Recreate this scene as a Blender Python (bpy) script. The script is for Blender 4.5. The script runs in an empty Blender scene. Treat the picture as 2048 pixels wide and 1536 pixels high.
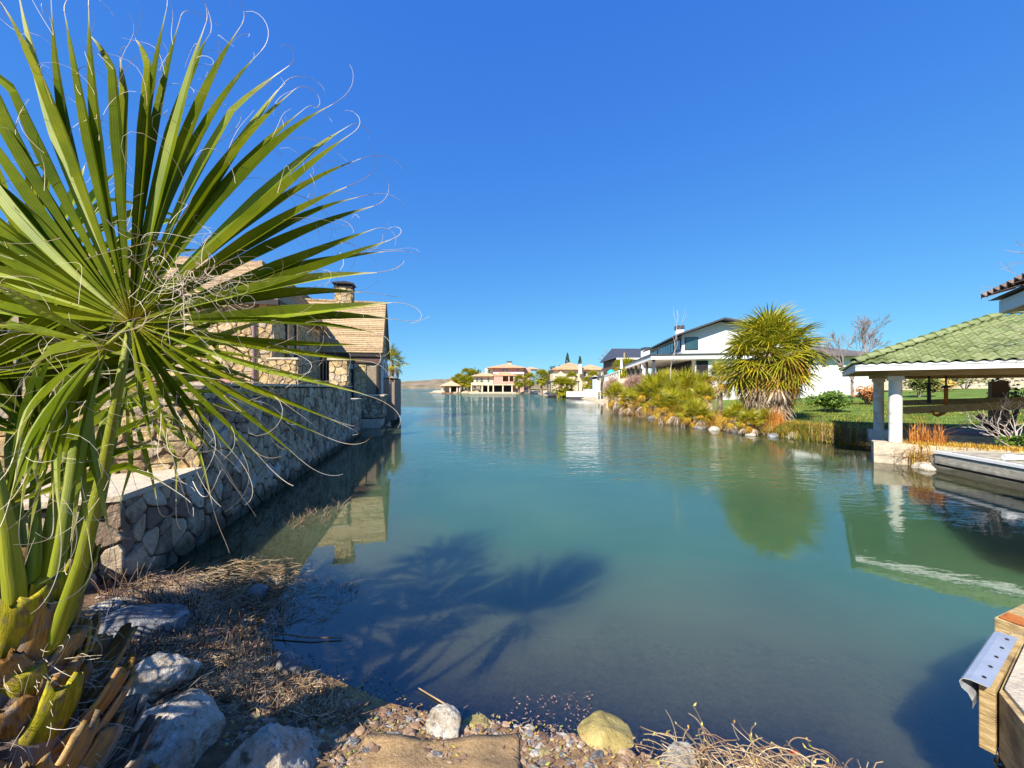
import bpy, math, random
import numpy as np
from mathutils import Vector, Matrix
R = math.radians
rnd = random.Random(7)
C = bpy.context.scene.collection
sc = bpy.context.scene

# ------------------------------------------------------------------ camera, sky, sun
F = 769.0
CX, HY = 1024.0, 776.0
H = 2.0
cam = bpy.data.cameras.new('camera'); co = bpy.data.objects.new('camera', cam); C.objects.link(co)
co.location = (0, 0, H); co.rotation_euler = (R(90), 0, 0)
cam.sensor_width = 36; cam.lens = 36 * F / 2048; cam.shift_y = 8 / 2048
cam.clip_start = .05; cam.clip_end = 9000
sc.camera = co
SUN_AZ, SUN_EL = 213.0, 41.0
w = bpy.data.worlds.new('World'); sc.world = w; w.use_nodes = True
nt = w.node_tree; nt.nodes.clear()
sky = nt.nodes.new('ShaderNodeTexSky'); sky.sky_type = 'NISHITA'; sky.sun_disc = False
sky.sun_elevation = R(SUN_EL); sky.sun_rotation = R(SUN_AZ)
sky.air_density = 1.0; sky.dust_density = 0.05; sky.ozone_density = 3.0; sky.altitude = 200
bg = nt.nodes.new('ShaderNodeBackground'); bg.inputs['Strength'].default_value = 0.15
wo = nt.nodes.new('ShaderNodeOutputWorld')
# film-like response of the sky, one smooth curve per channel
sx_ = nt.nodes.new('ShaderNodeSeparateColor'); cb_ = nt.nodes.new('ShaderNodeCombineColor'); nt.links.new(sky.outputs[0], sx_.inputs[0])
for k_, (ga, gp) in enumerate(((.206, .86), (.575, .68), (1.93, .26))):
    pw = nt.nodes.new('ShaderNodeMath'); pw.operation = 'POWER'; nt.links.new(sx_.outputs[k_], pw.inputs[0]); pw.inputs[1].default_value = gp
    ml = nt.nodes.new('ShaderNodeMath'); ml.operation = 'MULTIPLY'; nt.links.new(pw.outputs[0], ml.inputs[0]); ml.inputs[1].default_value = ga; nt.links.new(ml.outputs[0], cb_.inputs[k_])
nt.links.new(cb_.outputs[0], bg.inputs['Color']); nt.links.new(bg.outputs[0], wo.inputs['Surface'])
sl = bpy.data.lights.new('sun', 'SUN'); sl.energy = 4.3; sl.angle = R(.5); sl.color = (1, .93, .80)
so = bpy.data.objects.new('sun', sl); C.objects.link(so)
az, el = R(SUN_AZ), R(SUN_EL)
TOSUN = Vector((math.sin(az) * math.cos(el), math.cos(az) * math.cos(el), math.sin(el)))
so.rotation_euler = TOSUN.to_track_quat('Z', 'Y').to_euler(); so.location = TOSUN * 50
sc.view_settings.view_transform = 'Standard'; sc.view_settings.look = 'None'
sc.view_settings.exposure = 1.05; sc.view_settings.gamma = 1
sc.cycles.max_bounces = 8; sc.cycles.transparent_max_bounces = 16
sc.cycles.caustics_reflective = False; sc.cycles.caustics_refractive = False
try:
    sc.cycles.use_denoising = True; sc.cycles.denoiser = 'OPENIMAGEDENOISE'
except Exception:
    pass

# ------------------------------------------------------------------ helpers
def at(px, py, Y):
    return Vector(((px - CX) / F * Y, Y, H + (HY - py) / F * Y))
def on_z(px, py, z):
    Y = (H - z) * F / (py - HY)
    return Vector(((px - CX) / F * Y, Y, z))

class MB:
    def __init__(s): s.v = []; s.f = []; s.uv = []
    def add(s, vs, fs, uvs=None):
        n = len(s.v); s.v.extend([tuple(p) for p in vs]); s.f.extend([tuple(i + n for i in f) for f in fs])
        s.uv.extend(uvs if uvs else [(0, 0)] * len(vs))
    def box(s, a, b, M=None):
        x0, y0, z0 = a; x1, y1, z1 = b
        vs = [Vector(p) for p in ((x0,y0,z0),(x1,y0,z0),(x1,y1,z0),(x0,y1,z0),(x0,y0,z1),(x1,y0,z1),(x1,y1,z1),(x0,y1,z1))]
        if M is not None: vs = [M @ p for p in vs]
        s.add(vs, [(3,2,1,0),(4,5,6,7),(0,1,5,4),(1,2,6,5),(2,3,7,6),(3,0,4,7)])
    def prism(s, poly, z0, z1, M=None):
        n = len(poly)
        vs = [Vector((p[0], p[1], z0)) for p in poly] + [Vector((p[0], p[1], z1)) for p in poly]
        if M is not None: vs = [M @ p for p in vs]
        s.add(vs, [tuple(range(n - 1, -1, -1)), tuple(range(n, 2 * n))] + [(i, (i + 1) % n, (i + 1) % n + n, i + n) for i in range(n)])
    def tube(s, pts, rads, n=8, cap=True):
        pts = [Vector(p) for p in pts]; k = len(pts)
        if not hasattr(rads, '__len__'): rads = [rads] * k
        vs = []; fs = []; uvs = []
        t0 = (pts[1] - pts[0]).normalized()
        up = Vector((0, 0, 1)) if abs(t0.z) < .9 else Vector((1, 0, 0))
        a = t0.cross(up).normalized()
        for i in range(k):
            t = (pts[min(i + 1, k - 1)] - pts[max(i - 1, 0)])
            if t.length < 1e-9: t = t0
            t = t.normalized(); a = (a - t * a.dot(t))
            a = a.normalized() if a.length > 1e-6 else t.orthogonal().normalized()
            b = t.cross(a)
            for j in range(n):
                th = 2 * math.pi * j / n
                vs.append(pts[i] + (a * math.cos(th) + b * math.sin(th)) * rads[i]); uvs.append((j / n, i / (k - 1)))
        for i in range(k - 1):
            for j in range(n):
                j2 = (j + 1) % n
                fs.append((i * n + j, i * n + j2, (i + 1) * n + j2, (i + 1) * n + j))
        if cap: fs.append(tuple(range(n - 1, -1, -1))); fs.append(tuple((k - 1) * n + j for j in range(n)))
        s.add(vs, fs, uvs)
    def build(s, name, mat, parent=None, smooth=False, loc=None):
        me = bpy.data.meshes.new(name)
        me.from_pydata(s.v, [], s.f); me.update()
        if s.uv and any(u != (0, 0) for u in s.uv):
            uvl = me.uv_layers.new(name='UVMap')
            li = np.empty(len(me.loops), dtype=np.int32); me.loops.foreach_get('vertex_index', li)
            uvl.data.foreach_set('uv', np.array(s.uv, dtype=np.float32)[li].ravel())
        if mat: me.materials.append(mat)
        if smooth: me.polygons.foreach_set('use_smooth', [True] * len(me.polygons))
        return mkobj(name, me, parent, loc)

def mkobj(name, me, parent=None, loc=None):
    o = bpy.data.objects.new(name, me); C.objects.link(o)
    if parent is not None: o.parent = parent
    if loc is not None: o.location = loc
    return o
def empty(name, label=None, cat=None, loc=(0, 0, 0), rz=0, group=None):
    o = bpy.data.objects.new(name, None); C.objects.link(o); o.location = loc; o.rotation_euler = (0, 0, rz)
    o.empty_display_size = .2
    return tag(o, label, cat, group)
def tag(o, label=None, cat=None, group=None, kind=None):
    if label: o['label'] = label
    if cat: o['category'] = cat
    if group: o['group'] = group
    if kind: o['kind'] = kind
    return o

# ------------------------------------------------------------------ materials
def mat(name, cols, rough=.8, scale=3., bump=0., bscale=None, vary=.0, metal=0, stretch=(1, 1, 1), translucent=0, detail=5, spec=.3,
        uvramp=None, dirt=None, coords='Object', tide=None):
    m = bpy.data.materials.new(name); m.use_nodes = True
    t = m.node_tree; N = t.nodes; L = t.links; N.clear()
    out = N.new('ShaderNodeOutputMaterial'); p = N.new('ShaderNodeBsdfPrincipled')
    p.inputs['Roughness'].default_value = rough; p.inputs['Metallic'].default_value = metal
    p.inputs['Specular IOR Level'].default_value = spec
    tc = N.new('ShaderNodeTexCoord'); mp = N.new('ShaderNodeMapping'); mp.inputs['Scale'].default_value = stretch
    L.new(tc.outputs[coords], mp.inputs[0])
    nz = N.new('ShaderNodeTexNoise'); nz.inputs['Scale'].default_value = scale; nz.inputs['Detail'].default_value = detail
    nz.inputs['Roughness'].default_value = .65
    L.new(mp.outputs[0], nz.inputs['Vector'])
    oi = N.new('ShaderNodeObjectInfo'); ge = N.new('ShaderNodeNewGeometry')
    a1 = N.new('ShaderNodeMath'); a1.operation = 'ADD'; L.new(oi.outputs['Random'], a1.inputs[0]); L.new(ge.outputs['Random Per Island'], a1.inputs[1])
    fr = N.new('ShaderNodeMath'); fr.operation = 'FRACT'; L.new(a1.outputs[0], fr.inputs[0])
    mr = N.new('ShaderNodeMapRange'); mr.inputs[3].default_value = -vary; mr.inputs[4].default_value = vary; L.new(fr.outputs[0], mr.inputs[0])
    st = N.new('ShaderNodeMapRange'); st.inputs[1].default_value = .28; st.inputs[2].default_value = .72; L.new(nz.outputs['Fac'], st.inputs[0])
    ad = N.new('ShaderNodeMath'); ad.operation = 'ADD'; L.new(st.outputs[0], ad.inputs[0]); L.new(mr.outputs[0], ad.inputs[1])
    rp = N.new('ShaderNodeValToRGB'); L.new(ad.outputs[0], rp.inputs[0])
    e = rp.color_ramp.elements
    while len(e) > 1: e.remove(e[-1])
    n = len(cols)
    for i, c in enumerate(cols):
        if i == 0: e[0].position = 0; e[0].color = (*c, 1)
        else: x = e.new(i / (n - 1)); x.color = (*c, 1)
    col = rp.outputs[0]
    if uvramp:
        uvn = N.new('ShaderNodeUVMap'); sx = N.new('ShaderNodeSeparateXYZ'); L.new(uvn.outputs[0], sx.inputs[0])
        r2 = N.new('ShaderNodeValToRGB'); L.new(sx.outputs[1], r2.inputs[0]); e = r2.color_ramp.elements
        e[0].position = uvramp[0][0]; e[0].color = (*uvramp[0][1], uvramp[0][2]); e[1].position = uvramp[-1][0]; e[1].color = (*uvramp[-1][1], uvramp[-1][2])
        for q in uvramp[1:-1]: x = e.new(q[0]); x.color = (*q[1], q[2])
        mx = N.new('ShaderNodeMix'); mx.data_type = 'RGBA'
        L.new(r2.outputs['Alpha'], mx.inputs[0]); L.new(col, mx.inputs[6]); L.new(r2.outputs[0], mx.inputs[7]); col = mx.outputs[2]
        # fine lengthwise ribs
        sn = N.new('ShaderNodeMath'); sn.operation = 'SINE'; ml = N.new('ShaderNodeMath'); ml.operation = 'MULTIPLY'; ml.inputs[1].default_value = 60
        L.new(sx.outputs[0], ml.inputs[0]); L.new(ml.outputs[0], sn.inputs[0])
        hv = N.new('ShaderNodeMapRange'); hv.inputs[1].default_value = -1; hv.inputs[3].default_value = .82; hv.inputs[4].default_value = 1.1; L.new(sn.outputs[0], hv.inputs[0])
        mu = N.new('ShaderNodeMix'); mu.data_type = 'RGBA'; mu.blend_type = 'MULTIPLY'; mu.inputs[0].default_value = 1
        L.new(col, mu.inputs[6]); L.new(hv.outputs[0], mu.inputs[7]); col = mu.outputs[2]
    if dirt:
        n2 = N.new('ShaderNodeTexNoise'); n2.inputs['Scale'].default_value = dirt[1]; n2.inputs['Detail'].default_value = 6; L.new(tc.outputs[coords], n2.inputs['Vector'])
        m2 = N.new('ShaderNodeMapRange'); m2.inputs[1].default_value = dirt[2]; m2.inputs[2].default_value = dirt[2] + .15; m2.inputs[4].default_value = dirt[3]; L.new(n2.outputs['Fac'], m2.inputs[0])
        mx = N.new('ShaderNodeMix'); mx.data_type = 'RGBA'; mx.inputs[7].default_value = (*dirt[0], 1)
        L.new(m2.outputs[0], mx.inputs[0]); L.new(col, mx.inputs[6]); col = mx.outputs[2]
    if tide:   # damp algae line just above the water
        gp = N.new('ShaderNodeNewGeometry'); sz = N.new('ShaderNodeSeparateXYZ'); L.new(gp.outputs['Position'], sz.inputs[0])
        n3 = N.new('ShaderNodeTexNoise'); n3.inputs['Scale'].default_value = 5; n3.inputs['Detail'].default_value = 5; L.new(gp.outputs['Position'], n3.inputs['Vector'])
        az_ = N.new('ShaderNodeMath'); az_.operation = 'MULTIPLY_ADD'; L.new(n3.outputs['Fac'], az_.inputs[0]); az_.inputs[1].default_value = -.28; L.new(sz.outputs[2], az_.inputs[2])
        m3 = N.new('ShaderNodeMapRange'); m3.inputs[1].default_value = tide - .20; m3.inputs[2].default_value = tide - .02; m3.inputs[3].default_value = .85; m3.inputs[4].default_value = 0; L.new(az_.outputs[0], m3.inputs[0])
        mx = N.new('ShaderNodeMix'); mx.data_type = 'RGBA'; mx.inputs[7].default_value = (.055, .05, .022, 1); L.new(m3.outputs[0], mx.inputs[0]); L.new(col, mx.inputs[6]); col = mx.outputs[2]
    L.new(col, p.inputs['Base Color'])
    if bump:
        nb = N.new('ShaderNodeTexNoise'); nb.inputs['Scale'].default_value = bscale or scale * 3; nb.inputs['Detail'].default_value = 8; nb.inputs['Roughness'].default_value = .65
        L.new(mp.outputs[0], nb.inputs['Vector'])
        b = N.new('ShaderNodeBump'); b.inputs['Strength'].default_value = 1; b.inputs['Distance'].default_value = bump
        L.new(nb.outputs['Fac'], b.inputs['Height']); L.new(b.outputs[0], p.inputs['Normal'])
    sh = p.outputs[0]
    if translucent:
        tr = N.new('ShaderNodeBsdfTranslucent'); L.new(col, tr.inputs[0]); ms = N.new('ShaderNodeMixShader'); ms.inputs[0].default_value = translucent
        L.new(sh, ms.inputs[1]); L.new(tr.outputs[0], ms.inputs[2]); sh = ms.outputs[0]
    L.new(sh, out.inputs[0])
    return m

M_stone = mat('wall_stone', [(.24,.17,.12),(.38,.29,.20),(.56,.45,.32),(.52,.37,.22),(.62,.55,.45)], .9, 4, .045, 20, .55, dirt=((.13,.10,.08), 18, .58, .65), tide=.16)
M_hstone = mat('house_stone', [(.32,.22,.12),(.50,.36,.20),(.62,.43,.18),(.66,.52,.33),(.44,.36,.27)], .9, 6, .05, 14, .45, dirt=((.22,.14,.08), 14, .57, .6))
M_mortar = mat('mortar', [(.07,.055,.045),(.13,.105,.085)], .95, 8, .02, 20)
M_hmortar = mat('pale_mortar', [(.25,.20,.14),(.36,.29,.2)], .95, 8, .01, 20)
M_cap = mat('cap_stone', [(.50,.40,.28),(.62,.52,.38),(.45,.38,.30)], .9, 5, .02, 18, .3)
M_shingle = mat('roof_shingle', [(.30,.20,.11),(.46,.33,.19),(.55,.41,.25)], .85, 9, .006, 30, .3)
M_darktrim = mat('dark_trim', [(.03,.025,.025),(.05,.04,.04)], .6)
M_brownwood = mat('brown_trim_wood', [(.10,.06,.05),(.15,.09,.07)], .7, 4, .004, 20)
M_iron = mat('black_iron', [(.015,.015,.017),(.03,.03,.03)], .45, metal=.3)
M_white = mat('white_paint', [(.70,.70,.68),(.80,.80,.78)], .6, 1.2, .003, 12, dirt=((.5,.47,.42), 1.3, .6, .5))
M_stucco = mat('white_stucco', [(.74,.74,.72),(.82,.81,.79)], .85, .6, .004, 20)
M_pink = mat('pink_stucco', [(.52,.30,.23),(.60,.36,.29)], .9, .3)
M_cream = mat('cream_stucco', [(.66,.52,.36),(.74,.61,.45)], .9, .3)
M_terra = mat('terracotta_tile', [(.48,.24,.12),(.58,.34,.19),(.64,.43,.29)], .85, 1.2, .05, 4, .25)
M_darkroof = mat('dark_metal_roof', [(.045,.045,.055),(.08,.078,.09)], .5, 2, .01, 3, spec=.5)
M_greyroof = mat('grey_shingle', [(.10,.09,.09),(.16,.14,.13)], .85, 6, .02, 10)
M_glass = mat('window_glass', [(.02,.05,.06),(.04,.10,.11)], .06, .5, spec=1.0)
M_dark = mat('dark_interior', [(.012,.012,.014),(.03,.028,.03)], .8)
M_tan = mat('tan_siding', [(.28,.20,.15),(.36,.27,.21)], .8, 2, .004, 20, .1)
M_green_tile = mat('green_roof_tile', [(.09,.12,.035),(.16,.20,.07),(.25,.28,.13)], .55, 5, .006, 25, .35, spec=.45, dirt=((.30,.26,.18), 7, .60, .5))
M_brown_tile = mat('brown_roof_tile', [(.30,.17,.12),(.42,.26,.19),(.5,.36,.28)], .8, 5, .006, 25, .3)
M_concrete = mat('column_concrete', [(.62,.60,.56),(.74,.72,.68),(.80,.78,.74)], .8, 3, .008, 18, dirt=((.42,.37,.29), 4.5, .53, .75), tide=.2)
M_oldwood = mat('weathered_wood', [(.22,.15,.07),(.36,.26,.13),(.44,.34,.18)], .85, 2.5, .008, 8, .2, stretch=(1, 6, 6))
M_greywood = mat('grey_dock_wood', [(.28,.25,.2),(.42,.39,.32),(.60,.54,.44)], .85, 2, .008, 6, .25, stretch=(3, 3, 10), dirt=((.20,.16,.12), 4, .56, .6), tide=.16)
M_timber = mat('cut_timber', [(.26,.17,.07),(.50,.36,.17),(.66,.53,.31)], .85, 5, .012, 12, .15, stretch=(2, 2, 12), dirt=((.17,.11,.06), 9, .53, .75))
M_rust = mat('rusty_metal', [(.16,.05,.02),(.42,.13,.03),(.55,.22,.06)], .85, 14, .004, 40)
M_zinc = mat('galvanised_metal', [(.55,.58,.62),(.72,.74,.78)], .4, 9, .001, 40, metal=.6)
M_pvc = mat('white_plastic', [(.72,.72,.72),(.8,.8,.8)], .4)
M_rockw = mat('pale_limestone', [(.30,.23,.15),(.55,.46,.34),(.74,.68,.58),(.80,.77,.72)], .9, 9, .07, 26, dirt=((.16,.11,.07), 24, .56, .85))
M_rockg = mat('grey_limestone', [(.10,.10,.11),(.26,.26,.27),(.52,.50,.47)], .9, 7, .07, 20, dirt=((.05,.05,.06), 16, .54, .85))
M_rocky = mat('algae_rock', [(.26,.20,.07),(.42,.33,.12),(.52,.44,.2)], .9, 7, .03, 16)
M_straw = mat('dead_straw', [(.22,.13,.07),(.42,.29,.16),(.56,.44,.28)], .85, 2, vary=.5)
M_reedbrown = mat('dead_reed', [(.13,.075,.05),(.26,.16,.10),(.40,.28,.18)], .85, 2, vary=.5)
M_gold = mat('golden_grass', [(.44,.22,.02),(.66,.42,.05),(.74,.56,.15)], .8, 2, vary=.5, translucent=.25)
M_orange = mat('orange_reed', [(.42,.15,.03),(.58,.24,.05),(.62,.34,.10)], .8, 2, vary=.5, translucent=.2)
M_ggrass = mat('green_grass', [(.06,.11,.012),(.14,.20,.025),(.30,.30,.07)], .8, 2, vary=.5, translucent=.25)
M_palmleaf = mat('palm_leaf_green', [(.060,.098,.003),(.135,.175,.004),(.25,.265,.010)], .75, 3, 0, 60, .3, translucent=.36, spec=.06,
                 uvramp=[(0,(.42,.30,.03),.75),(.10,(.25,.3,.03),.10),(.7,(.2,.3,.03),.0),(.88,(.30,.30,.06),.25),(1,(.72,.62,.42),1.0)])
M_palmyel = mat('palm_leaf_yellow_green', [(.16,.24,.01),(.26,.33,.015),(.38,.42,.04)], .5, 3, 0, 60, .3, translucent=.35, spec=.25,
                 uvramp=[(0,(.42,.30,.03),.5),(.10,(.25,.3,.03),.1),(.6,(.3,.4,.03),.0),(.86,(.5,.46,.14),.5),(1,(.76,.68,.48),1.0)])
M_fibre = mat('palm_fibre', [(.55,.42,.26),(.72,.62,.46),(.80,.74,.62)], .7, 4, vary=.4, translucent=.2)
M_petiole = mat('palm_stalk', [(.07,.10,.006),(.15,.19,.010),(.26,.28,.02),(.38,.34,.04)], .5, 1.6, .002, 8, .2, stretch=(5, .7, 1), coords='UV', spec=.3, dirt=((.24,.20,.05), 6, .58, .6))
M_bootg = mat('leaf_base_yellow', [(.22,.22,.015),(.40,.34,.02),(.54,.42,.05),(.42,.24,.06)], .9, 2.2, .008, 9, .4, spec=.12, stretch=(5, 1, 1), coords='UV', dirt=((.22,.15,.09), 4, .50, .9))
M_booto = mat('leaf_base_orange', [(.20,.10,.04),(.42,.22,.05),(.50,.33,.12),(.36,.27,.2)], .92, 2.4, .01, 10, .35, stretch=(6, 1, 1), coords='UV', spec=.1, dirt=((.28,.22,.18), 3.5, .46, .95))
M_bootb = mat('leaf_base_dry', [(.13,.09,.07),(.30,.22,.16),(.44,.34,.26),(.40,.24,.10)], .8, 2, .01, 7, .35, stretch=(4, 1, 1), coords='UV', dirt=((.45,.40,.37), 2.5, .56, .7))
M_fan = mat('fan_leaf', [(.12,.15,.006),(.36,.37,.012),(.62,.49,.03)], .45, 1.5, vary=.35, translucent=.3, spec=.4,
            uvramp=[(0,(.3,.22,.03),.5),(.25,(.2,.26,.03),.0),(.7,(.3,.3,.05),.1),(1,(.60,.44,.10),.7)])
M_fany = mat('fan_leaf_yellow', [(.34,.27,.02),(.58,.38,.03),(.66,.30,.03)], .5, 1.5, vary=.4, translucent=.3,
            uvramp=[(0,(.3,.25,.03),.5),(.25,(.5,.3,.03),.0),(.7,(.6,.35,.05),.1),(1,(.62,.40,.12),.7)])
M_fandead = mat('fan_leaf_dead', [(.13,.08,.055),(.42,.32,.23),(.78,.70,.58)], .85, 1.5, vary=.45, translucent=.12)
M_trunk = mat('palm_trunk', [(.10,.07,.05),(.26,.19,.14),(.4,.33,.27)], .9, 6, .04, 9)
M_bark = mat('grey_bark', [(.18,.14,.13),(.34,.27,.25)], .9, 4, .01, 12)
M_palebark = mat('pale_twig', [(.40,.33,.30),(.58,.50,.46)], .85, 3)
M_twig = mat('red_brown_twig', [(.24,.12,.10),(.40,.24,.18),(.50,.34,.28)], .85, 2, vary=.4)
M_bush = mat('bush_leaf', [(.03,.08,.008),(.08,.16,.012),(.20,.28,.03)], .5, 2, vary=.5, translucent=.2)
M_oak = mat('far_leaf', [(.05,.08,.012),(.12,.15,.02),(.24,.20,.06)], .7, .5, vary=.5, translucent=.15)
M_cypress = mat('cypress_leaf', [(.015,.04,.015),(.04,.08,.03)], .8, 1, vary=.4)
M_teal = mat('turquoise_fabric', [(.02,.42,.48),(.04,.52,.58)], .7)
M_red = mat('red_leaf', [(.40,.03,.02),(.55,.10,.03)], .7, vary=.4)
M_yleaf = mat('fallen_leaf', [(.45,.14,.03),(.55,.33,.05),(.5,.42,.12),(.30,.35,.05)], .7, vary=.5)
M_black = mat('black_cover', [(.012,.012,.014),(.02,.02,.022)], .6)
M_sheet = mat('tan_erosion_sheet', [(.30,.18,.08),(.46,.29,.13),(.56,.38,.19)], .95, 40, .008, 90, dirt=((.20,.11,.05), 14, .55, .5))

# ------------------------------------------------------------------ terrain and water
LAKE = [(-4.25,4.35),(-3.6,4.15),(-3.0,3.85),(-2.45,3.35),(-1.9,2.98),(-1.3,2.68),(-.8,2.45),(-.3,2.3),(.1,2.24),(.45,2.14),(.8,2.06),(1.2,2.02),
        (1.6,1.95),(1.9,1.5),(2.2,.2),(4,-1),(9.9,-1),(10.3,6.5),(10.45,9.0),(10.5,10.6),(12.2,12.7),(12.45,13.5),(12.0,13.9),(11.7,15.0),(11.1,16.7),
        (9.9,18.9),(9.5,23),(9.6,27.5),(10.0,33),(10.2,39),(11,50),(12.5,60),(13,72),(12.5,85),(12,100),(11,120),(9,140),(-10,146),(-27,150),
        (-34,158),(-36,190),(0,420),(500,700),(1600,1500),(-1800,1500),(-1800,60),(-60,40),(-11,37),(-10.3,34),(-9.2,27),(-8.1,22),(-7.8,20.5),(-7.25,17.5)]
P = np.array(LAKE, dtype=float)
def lake_dist(x, y):
    """signed distance, positive inside the lake"""
    x = np.asarray(x, float); y = np.asarray(y, float)
    best = np.full(x.shape, 1e9); ins = np.zeros(x.shape, bool)
    for i in range(len(P)):
        x0, y0 = P[i]; x1, y1 = P[(i + 1) % len(P)]
        dx, dy = x1 - x0, y1 - y0
        t = np.clip(((x - x0) * dx + (y - y0) * dy) / (dx * dx + dy * dy), 0, 1)
        best = np.minimum(best, np.hypot(x - x0 - t * dx, y - y0 - t * dy))
        c = ((y0 > y) != (y1 > y))
        with np.errstate(divide='ignore', invalid='ignore'):
            xi = x0 + (y - y0) * dx / (dy if dy else 1e-9)
        ins ^= c & (x < xi)
    return np.where(ins, best, -best)
WO = np.array((-2.95, 0.0)); WA = np.array((.977, .2127)); WB = np.array((-.2127, .977))
def to_w(x, y): return (x - WO[0]) * WA[0] + (y - WO[1]) * WA[1], (x - WO[0]) * WB[0] + (y - WO[1]) * WB[1]
def vnoise(x, y, s, seed=0):
    r = np.zeros_like(x)
    a = 1.0; g = np.random.RandomState(seed)
    for k in range(5):
        ph = g.rand(6) * 6.28; an = g.rand(3) * 3.14
        for j in range(3):
            r += a * np.sin((x * math.cos(an[j]) + y * math.sin(an[j])) * s + ph[j] + 1.3 * np.sin((x * math.sin(an[j]) - y * math.cos(an[j])) * s * .7 + ph[j + 3])) / 3
        s *= 2.1; a *= .5
    return r
def height(x, y):
    d = lake_dist(x, y)
    kk = .15 + .12 * np.exp(-((x / 4.5) ** 2 + (y / 4.5) ** 2)); bed = -np.minimum(kk * d + .012 * d * d, 1.8)
    near = (x < 3) & (y < 4.6)
    land = -d
    zn = np.minimum(.25 * land, .5) + np.where(land > 0, .015 * vnoise(x, y, 6, 3) * np.minimum(land * 4, 1), 0)
    zr = np.minimum(.55 * land, .33) + .062 * np.clip(land - 1, 0, 26)
    zl = np.minimum(.5 * land, 1.0) + .02 * np.clip(land, 0, 60)
    z = np.where(near, zn, np.where((x > 8) & (y < 90), zr, zl))
    wx, wy = to_w(x, y)
    left = (wx < -.2) & (wy > 3.62) & (y < 37)
    z = np.where(left, np.where(wy < 5.3, .86, np.where(wy < 15.0, 1.72, 1.4)), z)
    return np.where(d > 0, bed, z)
def hz(x, y): return float(height(np.array([x]), np.array([y]))[0])

def polar(r0, r1, ratio, front, back):
    nr = int(math.log(r1 / r0) / math.log(ratio)) + 1
    rr = r0 * ratio ** np.arange(nr)
    th = np.concatenate([np.linspace(R(90 - 62), R(90 + 62), front), np.linspace(R(152), R(388), back + 2)[1:-1]])
    TH, RR = np.meshgrid(th, rr)
    x = np.concatenate([[0], (RR * np.cos(TH)).ravel()]); y = np.concatenate([[0], (RR * np.sin(TH)).ravel()])
    m = len(th)
    i = np.arange(nr - 1)[:, None] * m; j = np.arange(m)[None, :]; j2 = (j + 1) % m
    q = np.stack([(i + j), (i + m + j), (i + m + j2), (i + j2)], -1).reshape(-1, 4) + 1
    tri = [(0, 1 + k, 1 + (k + 1) % m) for k in range(m)]
    return x, y, q, tri
def sheet(name, x, y, z, q, tri, attrs, material):
    me = bpy.data.meshes.new(name)
    nv = len(x); nq = len(q); ntr = len(tri)
    me.vertices.add(nv); me.vertices.foreach_set('co', np.stack([x, y, z], -1).astype(np.float32).ravel())
    me.loops.add(nq * 4 + ntr * 3); me.polygons.add(nq + ntr)
    me.loops.foreach_set('vertex_index', np.concatenate([q.ravel(), np.array(tri).ravel()]).astype(np.int32))
    me.polygons.foreach_set('loop_start', np.concatenate([np.arange(nq) * 4, nq * 4 + np.arange(ntr) * 3]).astype(np.int32))
    me.polygons.foreach_set('use_smooth', [True] * (nq + ntr))
    me.update(calc_edges=True); me.validate()
    for an, dat in attrs.items():
        if dat.ndim == 1:
            a = me.attributes.new(an, 'FLOAT', 'POINT'); a.data.foreach_set('value', dat.astype(np.float32))
        else:
            a = me.attributes.new(an, 'FLOAT_COLOR', 'POINT'); a.data.foreach_set('color', dat.astype(np.float32).ravel())
    me.materials.append(material)
    return mkobj(name, me)

def ground_material():
    m = bpy.data.materials.new('ground'); m.use_nodes = True; t = m.node_tree; N = t.nodes; L = t.links
    p = N['Principled BSDF']; p.inputs['Roughness'].default_value = .95; p.inputs['Specular IOR Level'].default_value = .15
    a = N.new('ShaderNodeAttribute'); a.attribute_name = 'tint'
    tc = N.new('ShaderNodeTexCoord'); n1 = N.new('ShaderNodeTexNoise'); n1.inputs['Scale'].default_value = 9; n1.inputs['Detail'].default_value = 10; n1.inputs['Roughness'].default_value = .7
    n2 = N.new('ShaderNodeTexNoise'); n2.inputs['Scale'].default_value = 1.2; n2.inputs['Detail'].default_value = 6
    L.new(tc.outputs['Object'], n1.inputs['Vector']); L.new(tc.outputs['Object'], n2.inputs['Vector'])
    r = N.new('ShaderNodeMapRange'); r.inputs[1].default_value = .3; r.inputs[2].default_value = .7; r.inputs[3].default_value = .45; r.inputs[4].default_value = 1.5; L.new(n1.outputs['Fac'], r.inputs[0])
    r2 = N.new('ShaderNodeMapRange'); r2.inputs[1].default_value = .3; r2.inputs[2].default_value = .7; r2.inputs[3].default_value = .7; r2.inputs[4].default_value = 1.25; L.new(n2.outputs['Fac'], r2.inputs[0])
    mm = N.new('ShaderNodeMath'); mm.operation = 'MULTIPLY'; L.new(r.outputs[0], mm.inputs[0]); L.new(r2.outputs[0], mm.inputs[1])
    mx = N.new('ShaderNodeMix'); mx.data_type = 'RGBA'; mx.blend_type = 'MULTIPLY'; mx.inputs[0].default_value = 1
    L.new(a.outputs['Color'], mx.inputs[6]); L.new(mm.outputs[0], mx.inputs[7]); L.new(mx.outputs[2], p.inputs['Base Color'])
    b = N.new('ShaderNodeBump'); b.inputs['Distance'].default_value = .03; L.new(n1.outputs['Fac'], b.inputs['Height']); L.new(b.outputs[0], p.inputs['Normal'])
    return m
x, y, q, tri = polar(.5, 2600, 1.014, 330, 60)
z = height(x, y); d = lake_dist(x, y)
wx, wy = to_w(x, y)
tint = np.zeros((len(x), 4)); tint[:, 3] = 1
soil = np.array((.20, .125, .07)); sand = np.array((.40, .25, .12)); lawn = np.array((.13, .20, .035)); dry = np.array((.38, .28, .10)); bedc = np.array((.40, .30, .16)); stonec = np.array((.5, .42, .3))
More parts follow.
